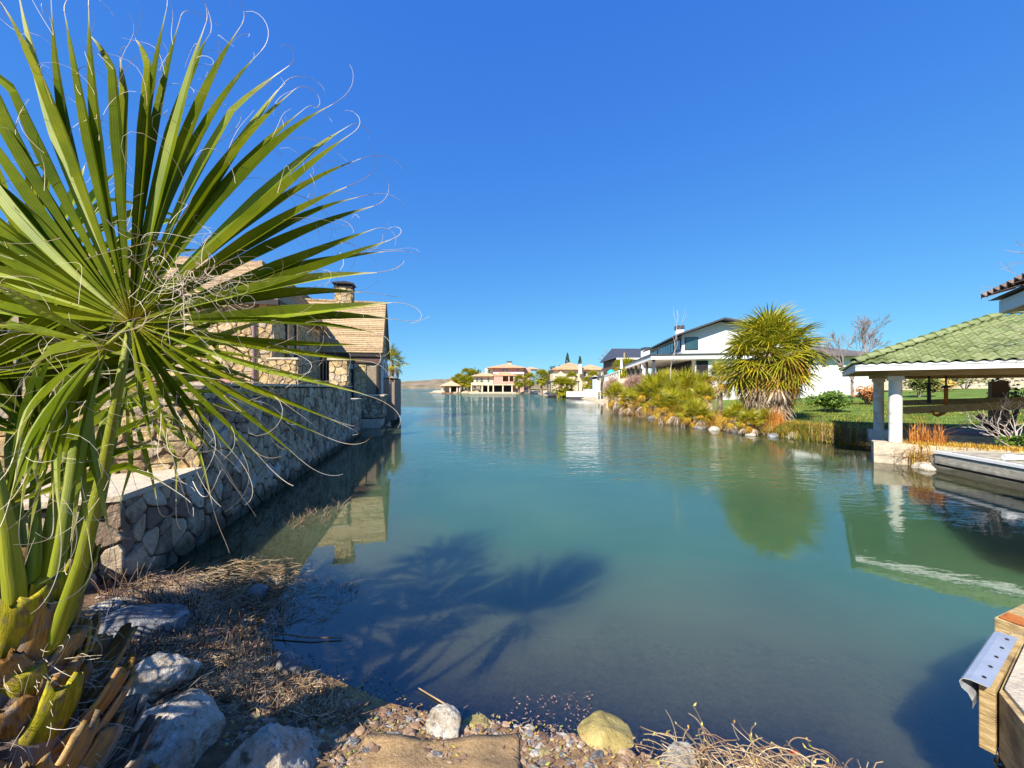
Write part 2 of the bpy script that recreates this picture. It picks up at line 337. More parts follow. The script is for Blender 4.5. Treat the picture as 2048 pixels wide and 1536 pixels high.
def mixc(a, b, t): return a[None, :] * (1 - t[:, None]) + b[None, :] * t[:, None]
nn = vnoise(x, y, 1.6, 11)
base = mixc(soil, sand, np.clip(.35 + .5 * nn + np.clip((x + 1.2) * .5, -.3, .6), 0, 1))
rb = (x > 8) & (y > 3)
far = y > 90
lawnc = mixc(dry, lawn, np.clip((-d - 1.1) * .7 + .35 * nn, 0, 1))
base = np.where(rb[:, None], lawnc, base)
base = np.where((far | ((x > 8) & (y > 45)))[:, None], mixc(stonec, dry, np.clip((-d - 3) * .2, 0, 1)), base)
base = np.where(((wx < -.2) & (wy > 3.62) & ~far)[:, None], np.array((.42, .35, .25))[None], base)
bedt = mixc(sand * .8, bedc, np.clip(d * 1.2, 0, 1))
base = np.where((d > 0)[:, None], bedt, base)
tint[:, :3] = base
ground = sheet('ground', x, y, z, q, tri, {'tint': tint}, ground_material()); tag(ground, kind='structure')

def water_material():
    m = bpy.data.materials.new('lake_water'); m.use_nodes = True; t = m.node_tree; N = t.nodes; L = t.links; N.clear()
    out = N.new('ShaderNodeOutputMaterial')
    a = N.new('ShaderNodeAttribute'); a.attribute_name = 'depth'
    geo = N.new('ShaderNodeNewGeometry')
    def math_(op, u, v=None, w_=None):
        n = N.new('ShaderNodeMath'); n.operation = op
        for k, q_ in enumerate((u, v, w_)):
            if q_ is None: continue
            if isinstance(q_, (int, float)): n.inputs[k].default_value = q_
            else: L.new(q_, n.inputs[k])
        return n.outputs[0]
    # turbidity from real depth, patchy
    tn = N.new('ShaderNodeTexNoise'); tn.inputs['Scale'].default_value = .9; tn.inputs['Detail'].default_value = 4; L.new(geo.outputs['Position'], tn.inputs['Vector'])
    k = math_('MULTIPLY', a.outputs['Fac'], math_('MULTIPLY_ADD', tn.outputs['Fac'], -3.4, -1.6))
    opac = math_('MULTIPLY', math_('SUBTRACT', 1.0, math_('EXPONENT', k)), .97)
    dif = N.new('ShaderNodeSubsurfaceScattering'); dif.falloff = 'BURLEY'; dif.inputs['Scale'].default_value = .22; dif.inputs['Radius'].default_value = (1, 1, 1)
    cn = N.new('ShaderNodeValToRGB'); cn.color_ramp.elements[0].color = (.042, .110, .056, 1); cn.color_ramp.elements[1].color = (.074, .158, .076, 1)
    cn.color_ramp.elements[0].position = .3; cn.color_ramp.elements[1].position = .7
    n3 = N.new('ShaderNodeTexNoise'); n3.inputs['Scale'].default_value = .25; n3.inputs['Detail'].default_value = 5; L.new(geo.outputs['Position'], n3.inputs['Vector'])
    L.new(n3.outputs['Fac'], cn.inputs[0])
    dm = N.new('ShaderNodeMapRange'); dm.inputs[1].default_value = .0; dm.inputs[2].default_value = .6; L.new(a.outputs['Fac'], dm.inputs[0])
    L.new(math_('MULTIPLY_ADD', dm.outputs[0], .85, .012), dif.inputs['Scale'])
    sh_ = N.new('ShaderNodeMix'); sh_.data_type = 'RGBA'; sh_.inputs[6].default_value = (.17, .16, .08, 1); L.new(dm.outputs[0], sh_.inputs[0]); L.new(cn.outputs[0], sh_.inputs[7])
    L.new(sh_.outputs[2], dif.inputs[0])
    tr = N.new('ShaderNodeBsdfTransparent'); tr.inputs[0].default_value = (.84, .86, .70, 1)
    body = N.new('ShaderNodeMixShader'); L.new(opac, body.inputs[0]); L.new(tr.outputs[0], body.inputs[1]); L.new(dif.outputs[0], body.inputs[2])
    # ripples: calm near the bank, wind-ruffled out in the channel
    ln = N.new('ShaderNodeVectorMath'); ln.operation = 'LENGTH'; L.new(geo.outputs['Position'], ln.inputs[0])
    wind = N.new('ShaderNodeMapRange'); wind.inputs[1].default_value = 7; wind.inputs[2].default_value = 20; wind.inputs[3].default_value = .06; wind.inputs[4].default_value = 1; L.new(ln.outputs['Value'], wind.inputs[0])
    pn = N.new('ShaderNodeTexNoise'); pn.inputs['Scale'].default_value = .12; pn.inputs['Detail'].default_value = 3; L.new(geo.outputs['Position'], pn.inputs['Vector'])
    patch = N.new('ShaderNodeMapRange'); patch.inputs[1].default_value = .38; patch.inputs[2].default_value = .6; patch.inputs[3].default_value = .3; patch.inputs[4].default_value = 1; L.new(pn.outputs['Fac'], patch.inputs[0])
    shelter = N.new('ShaderNodeMapRange'); shelter.inputs[1].default_value = 2.5; shelter.inputs[2].default_value = 6.5; shelter.inputs[3].default_value = .06; shelter.inputs[4].default_value = 1
    sd = N.new('ShaderNodeAttribute'); sd.attribute_name = 'shore'; L.new(sd.outputs['Fac'], shelter.inputs[0])
    amp = math_('MULTIPLY', math_('MULTIPLY', wind.outputs[0], patch.outputs[0]), shelter.outputs[0])
    mp = N.new('ShaderNodeMapping'); mp.inputs['Rotation'].default_value = (0, 0, R(-25)); mp.inputs['Scale'].default_value = (.55, 1.25, 1); L.new(geo.outputs['Position'], mp.inputs[0])
    w1 = N.new('ShaderNodeTexNoise'); w1.inputs['Scale'].default_value = 5.5; w1.inputs['Detail'].default_value = 3; w1.inputs['Roughness'].default_value = .55; L.new(mp.outputs[0], w1.inputs['Vector'])
    w2 = N.new('ShaderNodeTexNoise'); w2.inputs['Scale'].default_value = 1.3; w2.inputs['Detail'].default_value = 2; L.new(mp.outputs[0], w2.inputs['Vector'])
    hgt = math_('MULTIPLY', math_('ADD', w1.outputs['Fac'], math_('MULTIPLY', w2.outputs['Fac'], 1.6)), amp)
    bp = N.new('ShaderNodeBump'); bp.inputs['Distance'].default_value = .11; L.new(hgt, bp.inputs['Height'])
    gl = N.new('ShaderNodeBsdfGlossy'); gl.inputs['Roughness'].default_value = .015; L.new(bp.outputs[0], gl.inputs['Normal'])
    fr = N.new('ShaderNodeFresnel'); fr.inputs[0].default_value = 2.2; L.new(bp.outputs[0], fr.inputs['Normal'])
    mx = N.new('ShaderNodeMixShader'); L.new(fr.outputs[0], mx.inputs[0]); L.new(body.outputs[0], mx.inputs[1]); L.new(gl.outputs[0], mx.inputs[2])
    L.new(mx.outputs[0], out.inputs[0])
    return m
x, y, q, tri = polar(1.0, 2600, 1.02, 300, 50)
d = lake_dist(x, y); dep = np.maximum(0, -height(x, y))
lake = sheet('lake_water', x, y, np.zeros_like(x), q, tri, {'depth': np.where(d > 0, dep, 0), 'shore': np.clip(d, 0, 50)}, water_material())
tag(lake, kind='structure')

# far hills
def hills():
    mb = MB(); n = 260; nv = 26
    g = np.random.RandomState(4)
    for i in range(n):
        X = -2300 + 3900 * i / (n - 1)
        ridge = 14 + 30 * np.exp(-((X + 330) / 420) ** 2) + 3 * math.sin(X * .012) + 2 * math.sin(X * .031 + 1) + 6 * math.exp(-((X + 900) / 300) ** 2)
        ridge += g.rand() * 2.5
        for j in range(nv):
            t = j / (nv - 1)
            mb.v.append((X + g.rand() * 8, 1480 + t * 620, -.5 + ridge * (t ** .8) + (g.rand() * 3 if j else 0))); mb.uv.append((0, 0))
    for i in range(n - 1):
        for j in range(nv - 1):
            a = i * nv + j; mb.f.append((a, a + nv, a + nv + 1, a + 1))
    return mb
M_hill = mat('far_hill_scrub', [(.09,.10,.05),(.17,.15,.08),(.30,.22,.14),(.38,.30,.22)], .95, .02, detail=9)
tag(hills().build('hills', M_hill), kind='structure')

# ------------------------------------------------------------------ stone facing
def clip_poly(poly, px, py, nx, ny):
    out = []; n = len(poly)
    for i in range(n):
        a = poly[i]; b = poly[(i + 1) % n]
        da = (a[0] - px) * nx + (a[1] - py) * ny; db = (b[0] - px) * nx + (b[1] - py) * ny
        if da <= 0: out.append(a)
        if (da < 0 < db) or (db < 0 < da):
            t = da / (da - db); out.append((a[0] + (b[0] - a[0]) * t, a[1] + (b[1] - a[1]) * t))
    return out
def voronoi(W, Hh, sx, sy, rg, jit=.55):
    nx = max(1, round(W / sx)); ny = max(1, round(Hh / sy)); sx = W / nx; sy = Hh / ny
    pts = {}
    for i in range(-1, nx + 1):
        for j in range(-1, ny + 1):
            off = (.5 if j % 2 else 0) * sx * .6
            pts[i, j] = ((i + .5 + rg.uniform(-jit, jit)) * sx + off * rg.uniform(.3, 1), (j + .5 + rg.uniform(-jit, jit)) * sy)
    cells = []
    for (i, j), c in pts.items():
        poly = [(0, 0), (W, 0), (W, Hh), (0, Hh)]
        for di in range(-3, 4):
            for dj in range(-3, 4):
                if (di or dj) and (i + di, j + dj) in pts:
                    o = pts[i + di, j + dj]; mx_, my_ = (c[0] + o[0]) / 2, (c[1] + o[1]) / 2
                    poly = clip_poly(poly, mx_, my_, o[0] - c[0], o[1] - c[1])
                    if len(poly) < 3: break
            if len(poly) < 3: break
        if len(poly) >= 3:
            ar = .5 * abs(sum(poly[k][0] * poly[(k + 1) % len(poly)][1] - poly[(k + 1) % len(poly)][0] * poly[k][1] for k in range(len(poly))))
            if ar > sx * sy * .12: cells.append(poly)
    return cells
def stone_mesh(mb, poly, O, U, V, Nn, depth, joint, rg):
    cx = sum(p[0] for p in poly) / len(poly); cy = sum(p[1] for p in poly) / len(poly)
    rad = max(.02, sum(math.hypot(p[0] - cx, p[1] - cy) for p in poly) / len(poly))
    k = max(.4, 1 - joint / rad)
    pl = [(cx + (p[0] - cx) * k, cy + (p[1] - cy) * k) for p in poly]
    ch = []
    for i in range(len(pl)):
        a = pl[i]; b = pl[(i + 1) % len(pl)]
        for t in (.2, .8): ch.append((a[0] + (b[0] - a[0]) * t + rg.uniform(-.04, .04) * rad, a[1] + (b[1] - a[1]) * t + rg.uniform(-.04, .04) * rad))
    n = len(ch); dd = depth * rg.uniform(.55, 1.15); tx, ty = rg.uniform(-.18, .18), rg.uniform(-.18, .18)
    vs = []
    for (s_, h) in ((1, -.02), (.985, .78), (.92, 1.0), (.5, 1.0)):
        for p in ch:
            u = cx + (p[0] - cx) * s_; v = cy + (p[1] - cy) * s_
            hh = dd * h * (1 + (tx * (p[0] - cx) + ty * (p[1] - cy)) / rad) + (rg.uniform(-.10, .10) * dd if h > 0 else 0)
            vs.append(O + U * u + V * v + Nn * hh)
    vs.append(O + U * cx + V * cy + Nn * dd * rg.uniform(.9, 1.15))
    fs = []
    for r_ in range(3):
        for i in range(n):
            j = (i + 1) % n; fs.append((r_ * n + i, r_ * n + j, (r_ + 1) * n + j, (r_ + 1) * n + i))
    for i in range(n): fs.append((3 * n + i, 3 * n + (i + 1) % n, 4 * n))
    mb.add(vs, fs)
def facing(parent, faces, size, m, cap=300, depth=.05, joint=.018, seed=1, key=None, name='stone'):
    """faces: list of (O,U,V,N,W,H). Stones as parts up to cap, the rest joined."""
    rg = random.Random(seed); cells = []
    for (O, U, V, Nn, W, Hh) in faces:
        O, U, V, Nn = Vector(O), Vector(U), Vector(V), Vector(Nn)
        for c in voronoi(W, Hh, size[0], size[1], rg):
            cen = O + U * (sum(p[0] for p in c) / len(c)) + V * (sum(p[1] for p in c) / len(c))
            cells.append((cen, c, O, U, V, Nn))
    if key: cells.sort(key=lambda q_: key(q_[0]))
    rest = MB()
    for i, (cen, c, O, U, V, Nn) in enumerate(cells):
        if i < cap:
            mb = MB(); stone_mesh(mb, c, O, U, V, Nn, depth, joint, rg); mb.build(name, m, parent)
        else: stone_mesh(rest, c, O, U, V, Nn, depth, joint, rg)
    if rest.v: tag(rest.build('far_stones', m, parent), kind='stuff')

WR = math.atan2(WA[1], WA[0])
def wl(name, label, cat, group=None): return empty(name, label, cat, (WO[0], WO[1], 0), WR, group)
Xp, Yp, Zp = (1, 0, 0), (0, 1, 0), (0, 0, 1); nX, nY = (-1, 0, 0), (0, -1, 0)

# boundary wall along the water
bw = wl('boundary_wall', 'long rubble stone wall rising straight from the water on the left', 'wall')
mb = MB()
mb.box((-.45, 3.75, -.6), (0, 5.15, .93)); mb.box((-.45, 5.15, -.6), (0, 14.9, 2.03)); mb.box((-.45, 14.9, -.6), (0, 17.05, 1.5))
mb.build('wall_core', M_mortar, bw)
facing(bw, [((0, 3.75, -.45), Yp, Zp, Xp, 1.40, 1.40), ((0, 5.15, -.45), Yp, Zp, Xp, 9.75, 2.46), ((0, 14.9, -.45), Yp, Zp, Xp, 2.15, 1.95),
            ((-.45, 3.75, -.05), Xp, Zp, nY, .50, 1.0)], (.25, .28), M_stone, 300, .042, .012, 3, key=lambda c: c.y)
# diagonal return, sunlit
a0 = Vector((0, 5.12, .90)); dr = Vector((-.96, -.36, 0)).normalized(); nrm = Vector((dr.y, -dr.x, 0)); nrm = nrm if nrm.y < 0 else -nrm
rw = wl('return_wall', 'sunlit rubble return of the stone wall behind the palm leaves', 'wall')
mb = MB(); e1 = a0 + dr * 2.6
mb.prism([(a0.x, a0.y), (e1.x, e1.y), (e1.x - nrm.x * .3, e1.y - nrm.y * .3), (a0.x - nrm.x * .3, a0.y - nrm.y * .3)], .5, 2.02); mb.build('wall_core', M_hmortar, rw)
facing(rw, [(a0, dr, Zp, nrm, 2.6, 1.12)], (.30, .20), M_hstone, 300, .06, .014, 5)
mb = MB()
pl = [(0.05, 3.70), (.05, 5.14), (a0.x, a0.y), (e1.x, e1.y), (-2.4, 3.2)]
mb.prism(pl, .93, .985); mb.build('cap_slab', M_cap, rw)
# tall wall caps
rg = random.Random(3)
yy = 5.2
while yy < 14.9:
    L_ = rg.uniform(.45, .8); L_ = min(L_, 14.9 - yy)
    mb = MB(); mb.box((-.5, yy + .008, 2.032), (.07 + rg.uniform(-.01, .015), yy + L_ - .008, 2.08 + rg.uniform(-.008, .008))); mb.build('cap_stone', M_cap, bw); yy += L_
mb = MB(); mb.box((-.5, 14.92, 1.502), (.06, 17.1, 1.56)); mb.build('cap_stone', M_cap, bw)

# ------------------------------------------------------------------ stone house
sh = wl('stone_house', 'stone lake house with steep tan shingle roofs and a chimney', 'house')
def roof_slope(parent, O, U, S, W, Ls, m, n, name='roof', edge=.03, taper=(0, 0)):
    """courses of shingles: U along the eave, S up the slope"""
    O, U, S = Vector(O), Vector(U), Vector(S); Nn = U.cross(S).normalized()
    mb = MB(); rg = random.Random(int(W * 100))
    for i in range(n):
        s0 = Ls * i / n; s1 = Ls * (i + 1.15) / n
        s1 = min(s1, Ls)
        u0 = taper[0] * i / n; u1 = W - taper[1] * i / n; v0 = taper[0] * min(1, (i + 1) / n); v1 = W - taper[1] * min(1, (i + 1) / n)
        h0, h1 = edge, .004
        m_ = max(2, int((u1 - u0) / 1.2))
        vs = []; fs = []
        for k in range(m_ + 1):
            t = k / m_; ua = u0 + (u1 - u0) * t; ub = v0 + (v1 - v0) * t; j = rg.uniform(-.006, .006)
            vs += [O + U * ua + S * s0, O + U * ua + S * s0 + Nn * (h0 + j), O + U * ub + S * s1 + Nn * h1]
        for k in range(m_):
            a = k * 3; fs += [(a, a + 3, a + 4, a + 1), (a + 1, a + 4, a + 5, a + 2)]
        fs += [(0, 1, 2)]; a = m_ * 3; fs += [(a, a + 2, a + 1)]
        mb.add(vs, fs)
    a, b, c, d_ = O - Nn * .12, O + U * W - Nn * .12, O + U * (W - taper[1]) + S * Ls - Nn * .12, O + U * taper[0] + S * Ls - Nn * .12
    e_, f_, g_, h_ = [v + Nn * .119 for v in (a, b, c, d_)]
    mb.add([a, b, c, d_, e_, f_, g_, h_], [(3, 2, 1, 0), (4, 5, 6, 7), (0, 1, 5, 4), (1, 2, 6, 5), (2, 3, 7, 6), (3, 0, 4, 7)])
    return tag(mb.build(name, m, parent), kind='stuff')
# wing: x -2.76..0.44, y 21.5..24.9, ridge y 23.2
EZ, RZ, YE, YR, YB, XG = 3.90, 7.02, 21.3, 23.2, 25.1, .44
mb = MB(); mb.box((-3.0, 21.55, 1.2), (.30, 24.9, 3.75))
mb.add([(.30, 21.55, 3.75), (.30, 24.9, 3.75), (.30, 23.2, 6.75), (-3.0, 21.55, 3.75), (-3.0, 24.9, 3.75), (-3.0, 23.2, 6.75)], [(0, 1, 2), (3, 5, 4), (0, 2, 5, 3), (1, 4, 5, 2)])
wall_w = mb.build('wing_wall', M_hmortar, sh)
# gable stones (x = .30 plane) as sub parts
facing(wall_w, [((.30, 21.6, 3.0), Yp, Zp, Xp, 3.3, .8), ((.30, 21.9, 3.8), Yp, Zp, Xp, 2.6, .7), ((.30, 22.3, 4.5), Yp, Zp, Xp, 1.8, .7), ((.30, 22.65, 5.2), Yp, Zp, Xp, 1.1, .8),
                ((-1.05, 21.55, 1.2), Xp, Zp, nY, .62, 2.15)], (.28, .26), M_hstone, 300, .05, .012, 9)
Sd = Vector((0, YR - YE, RZ - EZ)); Ls = Sd.length; Sd.normalize()
roof_slope(sh, (-5.2, YE, EZ), Xp, Sd, 5.2 + XG, Ls, M_shingle, 27, 'wing_roof', .035)
Sb = Vector((0, YR - YB, RZ - EZ)).normalized()
roof_slope(sh, (XG, YB, EZ), nX, Sb, 5.2 + XG, Ls, M_shingle, 20, 'wing_roof_back', .03)
mb = MB()
for i in range(14): mb.box((-5.2 + i * .4, YR - .09, RZ - .03), (-5.2 + i * .4 + .39, YR + .09, RZ + .05 + (i % 2) * .008))
mb.build('ridge_cap', M_shingle, sh)
mb = MB(); mb.box((-2.7, YE + .02, EZ - .20), (.40, YE + .10, EZ - .03)); mb.build('gutter', M_darktrim, sh)
mb = MB(); mb.box((-2.7, YE + .11, EZ - .52), (.36, YE + .24, EZ - .21)); mb.build('eave_beam', M_brownwood, sh)
# rakes
mb = MB()
mb.add([(XG + .002, YE, EZ - .12), (XG + .002, YR, RZ - .12), (XG + .002, YR, RZ + .04), (XG + .002, YE, EZ + .04), (XG + .05, YE, EZ - .12), (XG + .05, YR, RZ - .12), (XG + .05, YR, RZ + .04), (XG + .05, YE, EZ + .04)],
       [(0, 1, 2, 3), (7, 6, 5, 4), (0, 4, 5, 1), (3, 2, 6, 7), (0, 3, 7, 4)])
mb.add([(XG + .002, YB, EZ - .12), (XG + .002, YR, RZ - .12), (XG + .002, YR, RZ + .04), (XG + .002, YB, EZ + .04), (XG + .05, YB, EZ - .12), (XG + .05, YR, RZ - .12), (XG + .05, YR, RZ + .04), (XG + .05, YB, EZ + .04)],
       [(3, 2, 1, 0), (4, 5, 6, 7), (1, 5, 4, 0), (7, 6, 2, 3), (4, 7, 3, 0)])
mb.build('rake_board', M_darktrim, sh)
# arches
for y0 in (21.95, 23.35):
    mb = MB(); r_o, r_i, cz, yc = .62, .48, 2.95, y0 + .62
    n = 14; pts = []
    for k in range(n + 1):
        th = math.pi * k / n; pts.append((math.cos(th), math.sin(th)))
    vs = []; fs = []
    for xx in (.30, .42):
        for (c_, s_) in pts: vs += [(xx, yc + c_ * r_o, cz + s_ * r_o * 1.15), (xx, yc + c_ * r_i, cz + s_ * r_i * 1.15)]
    m_ = 2 * (n + 1)
    for k in range(n):
        a = 2 * k; fs += [(m_ + a, m_ + a + 2, m_ + a + 3, m_ + a + 1), (a, m_ + a, m_ + a + 2, a + 2), (a + 1, a + 3, m_ + a + 3, m_ + a + 1)]
    mb.add(vs, fs)
    mb.box((.30, yc - r_o, 1.6), (.42, yc - r_i, cz)); mb.box((.30, yc + r_i, 1.6), (.42, yc + r_o, cz))
    ar = mb.build('arch_trim', M_white, sh)
    mb = MB(); vs = [(.31, yc - r_i, 1.6)] + [(.31, yc - c_ * r_i, cz + s_ * r_i * 1.15) for c_, s_ in pts] + [(.31, yc + r_i, 1.6)]
    mb.add(vs, [tuple(range(len(vs)))]); mb.build('arch_glass', M_glass, ar)
# porch opening, lintel, pillar
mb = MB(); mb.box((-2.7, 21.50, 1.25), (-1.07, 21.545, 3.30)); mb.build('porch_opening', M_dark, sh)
mb = MB(); mb.box((-1.95, 21.36, 3.02), (-1.08, 21.49, 3.28)); mb.build('lintel', mat('blue_grey_paint', [(.30,.34,.40),(.36,.40,.46)], .7), sh)
mb = MB(); mb.box((-1.62, 21.38, 1.3), (-1.12, 21.48, 2.95)); mb.build('door', mat('navy_door', [(.02,.025,.06),(.03,.04,.09)], .5), sh)
# chimney
ch = MB(); ch.box((-2.35, 23.0, 6.2), (-1.45, 23.7, 7.75)); chm = ch.build('chimney', M_hmortar, sh)
facing(chm, [((-2.35, 23.0, 6.7), Xp, Zp, nY, .9, 1.05), ((-1.45, 23.0, 6.7), Yp, Zp, Xp, .7, 1.05)], (.3, .24), M_hstone, 300, .05, .012, 21)
mb = MB(); mb.box((-2.48, 22.88, 7.98), (-1.32, 23.82, 8.04)); mb.box((-2.40, 22.95, 7.76), (-1.40, 23.75, 7.82))
for xx in (-2.36, -1.5):
    for y_ in (22.98, 23.62): mb.box((xx, y_, 7.82), (xx + .1, y_ + .1, 7.98))
mb.add([(-2.48, 22.88, 8.041), (-1.32, 22.88, 8.041), (-1.32, 23.82, 8.041), (-2.48, 23.82, 8.041), (-1.9, 23.35, 8.25)], [(0, 1, 4), (1, 2, 4), (2, 3, 4), (3, 0, 4)])
mb.build('chimney_cap', M_darktrim, chm)
# main block
XM = -2.76; YM = 15.2; ME = 5.25; MR = 7.85; XR = -4.7
mb = MB(); mb.box((-10.5, YM, 1.2), (XM, 27, ME)); mw = mb.build('main_wall', M_hmortar, sh)
facing(mw, [((-6.3, YM, 1.7), Xp, Zp, nY, 3.54, 3.5), ((XM, YM, 1.7), Yp, Zp, Xp, 6.2, 3.5)], (.36, .28), M_hstone, 300, .06, .014, 31, key=lambda c: abs(c.x + 3) + abs(c.y - 16))
hw = XM + .25 - XR
# front hip slope + right slope
yr0 = 19.2
O = Vector((XR - hw - 4.5, YM - .25, ME - .05)); Sf = Vector((0, yr0 - YM + .25, MR - ME + .05)); Lf = Sf.length; Sf.normalize()
roof_slope(sh, O, Xp, Sf, hw * 2 + 4.5, Lf, M_shingle, 24, 'main_roof_front', .035, (0, hw))
O = Vector((XM + .25, YM - .25, ME - .05)); Ss = Vector((-hw, 0, MR - ME + .05)); Lr = Ss.length; Ss.normalize()
roof_slope(sh, O, Yp, Ss, 12, Lr, M_shingle, 20, 'main_roof_side', .035, (yr0 - YM + .25, 0))
mb = MB(); mb.box((XR - .08, yr0, MR - .04), (XR + .08, 26.9, MR + .05)); mb.build('ridge_cap', M_shingle, sh)
mb = MB(); mb.box((-9, YM - .33, ME - .22), (XM + .3, YM - .255, ME - .02)); mb.box((XM + .255, YM - .25, ME - .22), (XM + .33, 21.2, ME - .02)); mb.build('gutter', M_darktrim, sh)
mb = MB(); mb.tube([(-3.35, YM - .12, ME - .1), (-3.35, YM - .12, 1.8)], .055, 8); mb.build('downspout', mat('mauve_metal', [(.26,.17,.17),(.32,.22,.22)], .6), sh)
# narrow windows in the side wall
for y_ in (16.3, 17.4):
    mb = MB(); mb.box((XM + .02, y_, 2.6), (XM + .12, y_ + .28, 4.8)); f_ = mb.build('window', M_darktrim, sh)
    mb = MB(); mb.box((XM + .122, y_ + .04, 2.65), (XM + .13, y_ + .24, 4.75)); mb.build('pane', M_glass, f_)
# dormer gable of main block facing the court
# gate piers and iron gate
def pier(x0, x1, y0, y1, z0, z1, label, seed):
    t = wl('gate_pier', label, 'pier', 'rubble piers either side of the iron gate')
    mb = MB(); mb.box((x0, y0, z0), (x1, y1, z1)); mb.build('pier_core', M_hmortar, t)
    facing(t, [((x0, y0, z0), Xp, Zp, nY, x1 - x0, z1 - z0), ((x1, y0, z0), Yp, Zp, Xp, y1 - y0, z1 - z0)], (.27, .22), M_hstone, 300, .05, .012, seed)
    mb = MB(); mb.box((x0 - .06, y0 - .07, z1), (x1 + .07, y1 + .05, z1 + .07)); mb.build('cap_stone', M_cap, t)
pier(-2.64, -1.76, 14.55, 14.88, 1.72, 3.02, 'wide sunlit stone pier left of the iron gate', 41)
pier(-.65, -.02, 14.5, 14.88, 2.09, 3.02, 'narrow sunlit stone pier right of the gate at wall end', 42)
g = wl('iron_gate', 'black wrought iron gate with an arched top between stone piers', 'gate')
for i in range(9):
    xx = -1.72 + i * .115; t_ = (xx + 1.72) / 1.0
    if xx > -.68: break
    mb = MB(); mb.box((xx, 14.68, 1.75), (xx + .022, 14.70, 2.75 + .28 * math.sin(t_ * 1.5))); mb.build('gate_bar', M_iron, g)
mb = MB(); mb.tube([(-1.74 + k * .107, 14.69, 2.76 + .28 * math.sin(k * .15)) for k in range(11)], .018, 6); mb.box((-1.74, 14.67, 1.95), (-.66, 14.71, 1.98)); mb.build('gate_rail', M_iron, g)
# low bastion at the water
b_ = wl('waterside_landing', 'small stone landing box on a pale footing below the porch pillar', 'landing')
mb = MB(); mb.box((-.44, 19.7, .45), (.63, 21.3, 1.58)); mb.build('landing_core', M_mortar, b_)
facing(b_, [((-.44, 19.7, .5), Xp, Zp, nY, 1.07, 1.06), ((.63, 19.7, .5), Yp, Zp, Xp, 1.6, 1.06)], (.24, .2), M_stone, 300, .04, .012, 51)
mb = MB(); mb.box((-.52, 19.62, 1.582), (.72, 21.35, 1.66)); mb.build('cap_stone', M_cap, b_)
mb = MB(); mb.box((-.50, 19.6, -.6), (.50, 21.3, .10)); mb.box((-.40, 19.66, .102), (.56, 21.3, .448)); mb.build('footing', M_cap, b_)
# porch corner post
mb = MB(); mb.box((.12, 21.38, 1.0), (.24, 21.5, 3.38)); mb.build('corner_post', M_darktrim, sh)
# fenced lift enclosure
en = wl('boat_enclosure', 'tan board enclosure standing on piles over the water past the stone house', 'boathouse')
for i in range(12):
    mb = MB(); x0 = .16 + i * .072; mb.box((x0, 22.0, .18), (x0 + .066, 22.03, 2.42 + .10 * math.sin(i * .4))); mb.build('board', M_tan, en)
for i in range(26):
    mb = MB(); y0 = 22.05 + i * .16; mb.box((1.00 + .06 * i / 26, y0, .18), (1.03 + .06 * i / 26, y0 + .15, 2.5)); mb.build('board', M_tan, en)
for (xx, y_) in ((.9, 22.2), (.9, 24.2), (.9, 26.0)):
    mb = MB(); mb.tube([(xx, y_, -.8), (xx, y_, .6)], .09, 8); mb.build('pile', M_brownwood, en)
mb = MB(); mb.box((.40, 22.0, 2.52), (1.08, 26.2, 2.58)); mb.build('top_rail', M_brownwood, en)
dk = wl('dark_jetty', 'dark weathered jetty end beyond the tan enclosure', 'jetty')
mb = MB(); mb.box((.1, 27.2, 1.0), (.88, 29, 1.15)); mb.build('deck', M_brownwood, dk)
for y_ in (27.3, 28.0, 28.7):
    mb = MB(); mb.box((.62, y_, -.8), (.78, y_ + .2, .99)); mb.build('pile', M_brownwood, dk)
mb = MB(); mb.box((.785, 27.2, .15), (.84, 29, .98)); mb.build('skirt_board', M_darktrim, dk)
# pink brick planter
pb = wl('brick_planter', 'pinkish brick planter wall in front of the stone house', 'planter')
for r_ in range(5):
    for i in range(10):
        mb = MB(); x0 = -5.6 + i * .28 + (r_ % 2) * .12; mb.box((x0, 12.2, 1.74 + r_ * .11), (x0 + .26, 12.5, 1.84 + r_ * .11)); mb.build('brick', mat('pink_brick', [(.42,.17,.14),(.54,.26,.2)], .9, 5, vary=.4) if (r_ == 0 and i == 0) else bpy.data.materials['pink_brick'], pb)

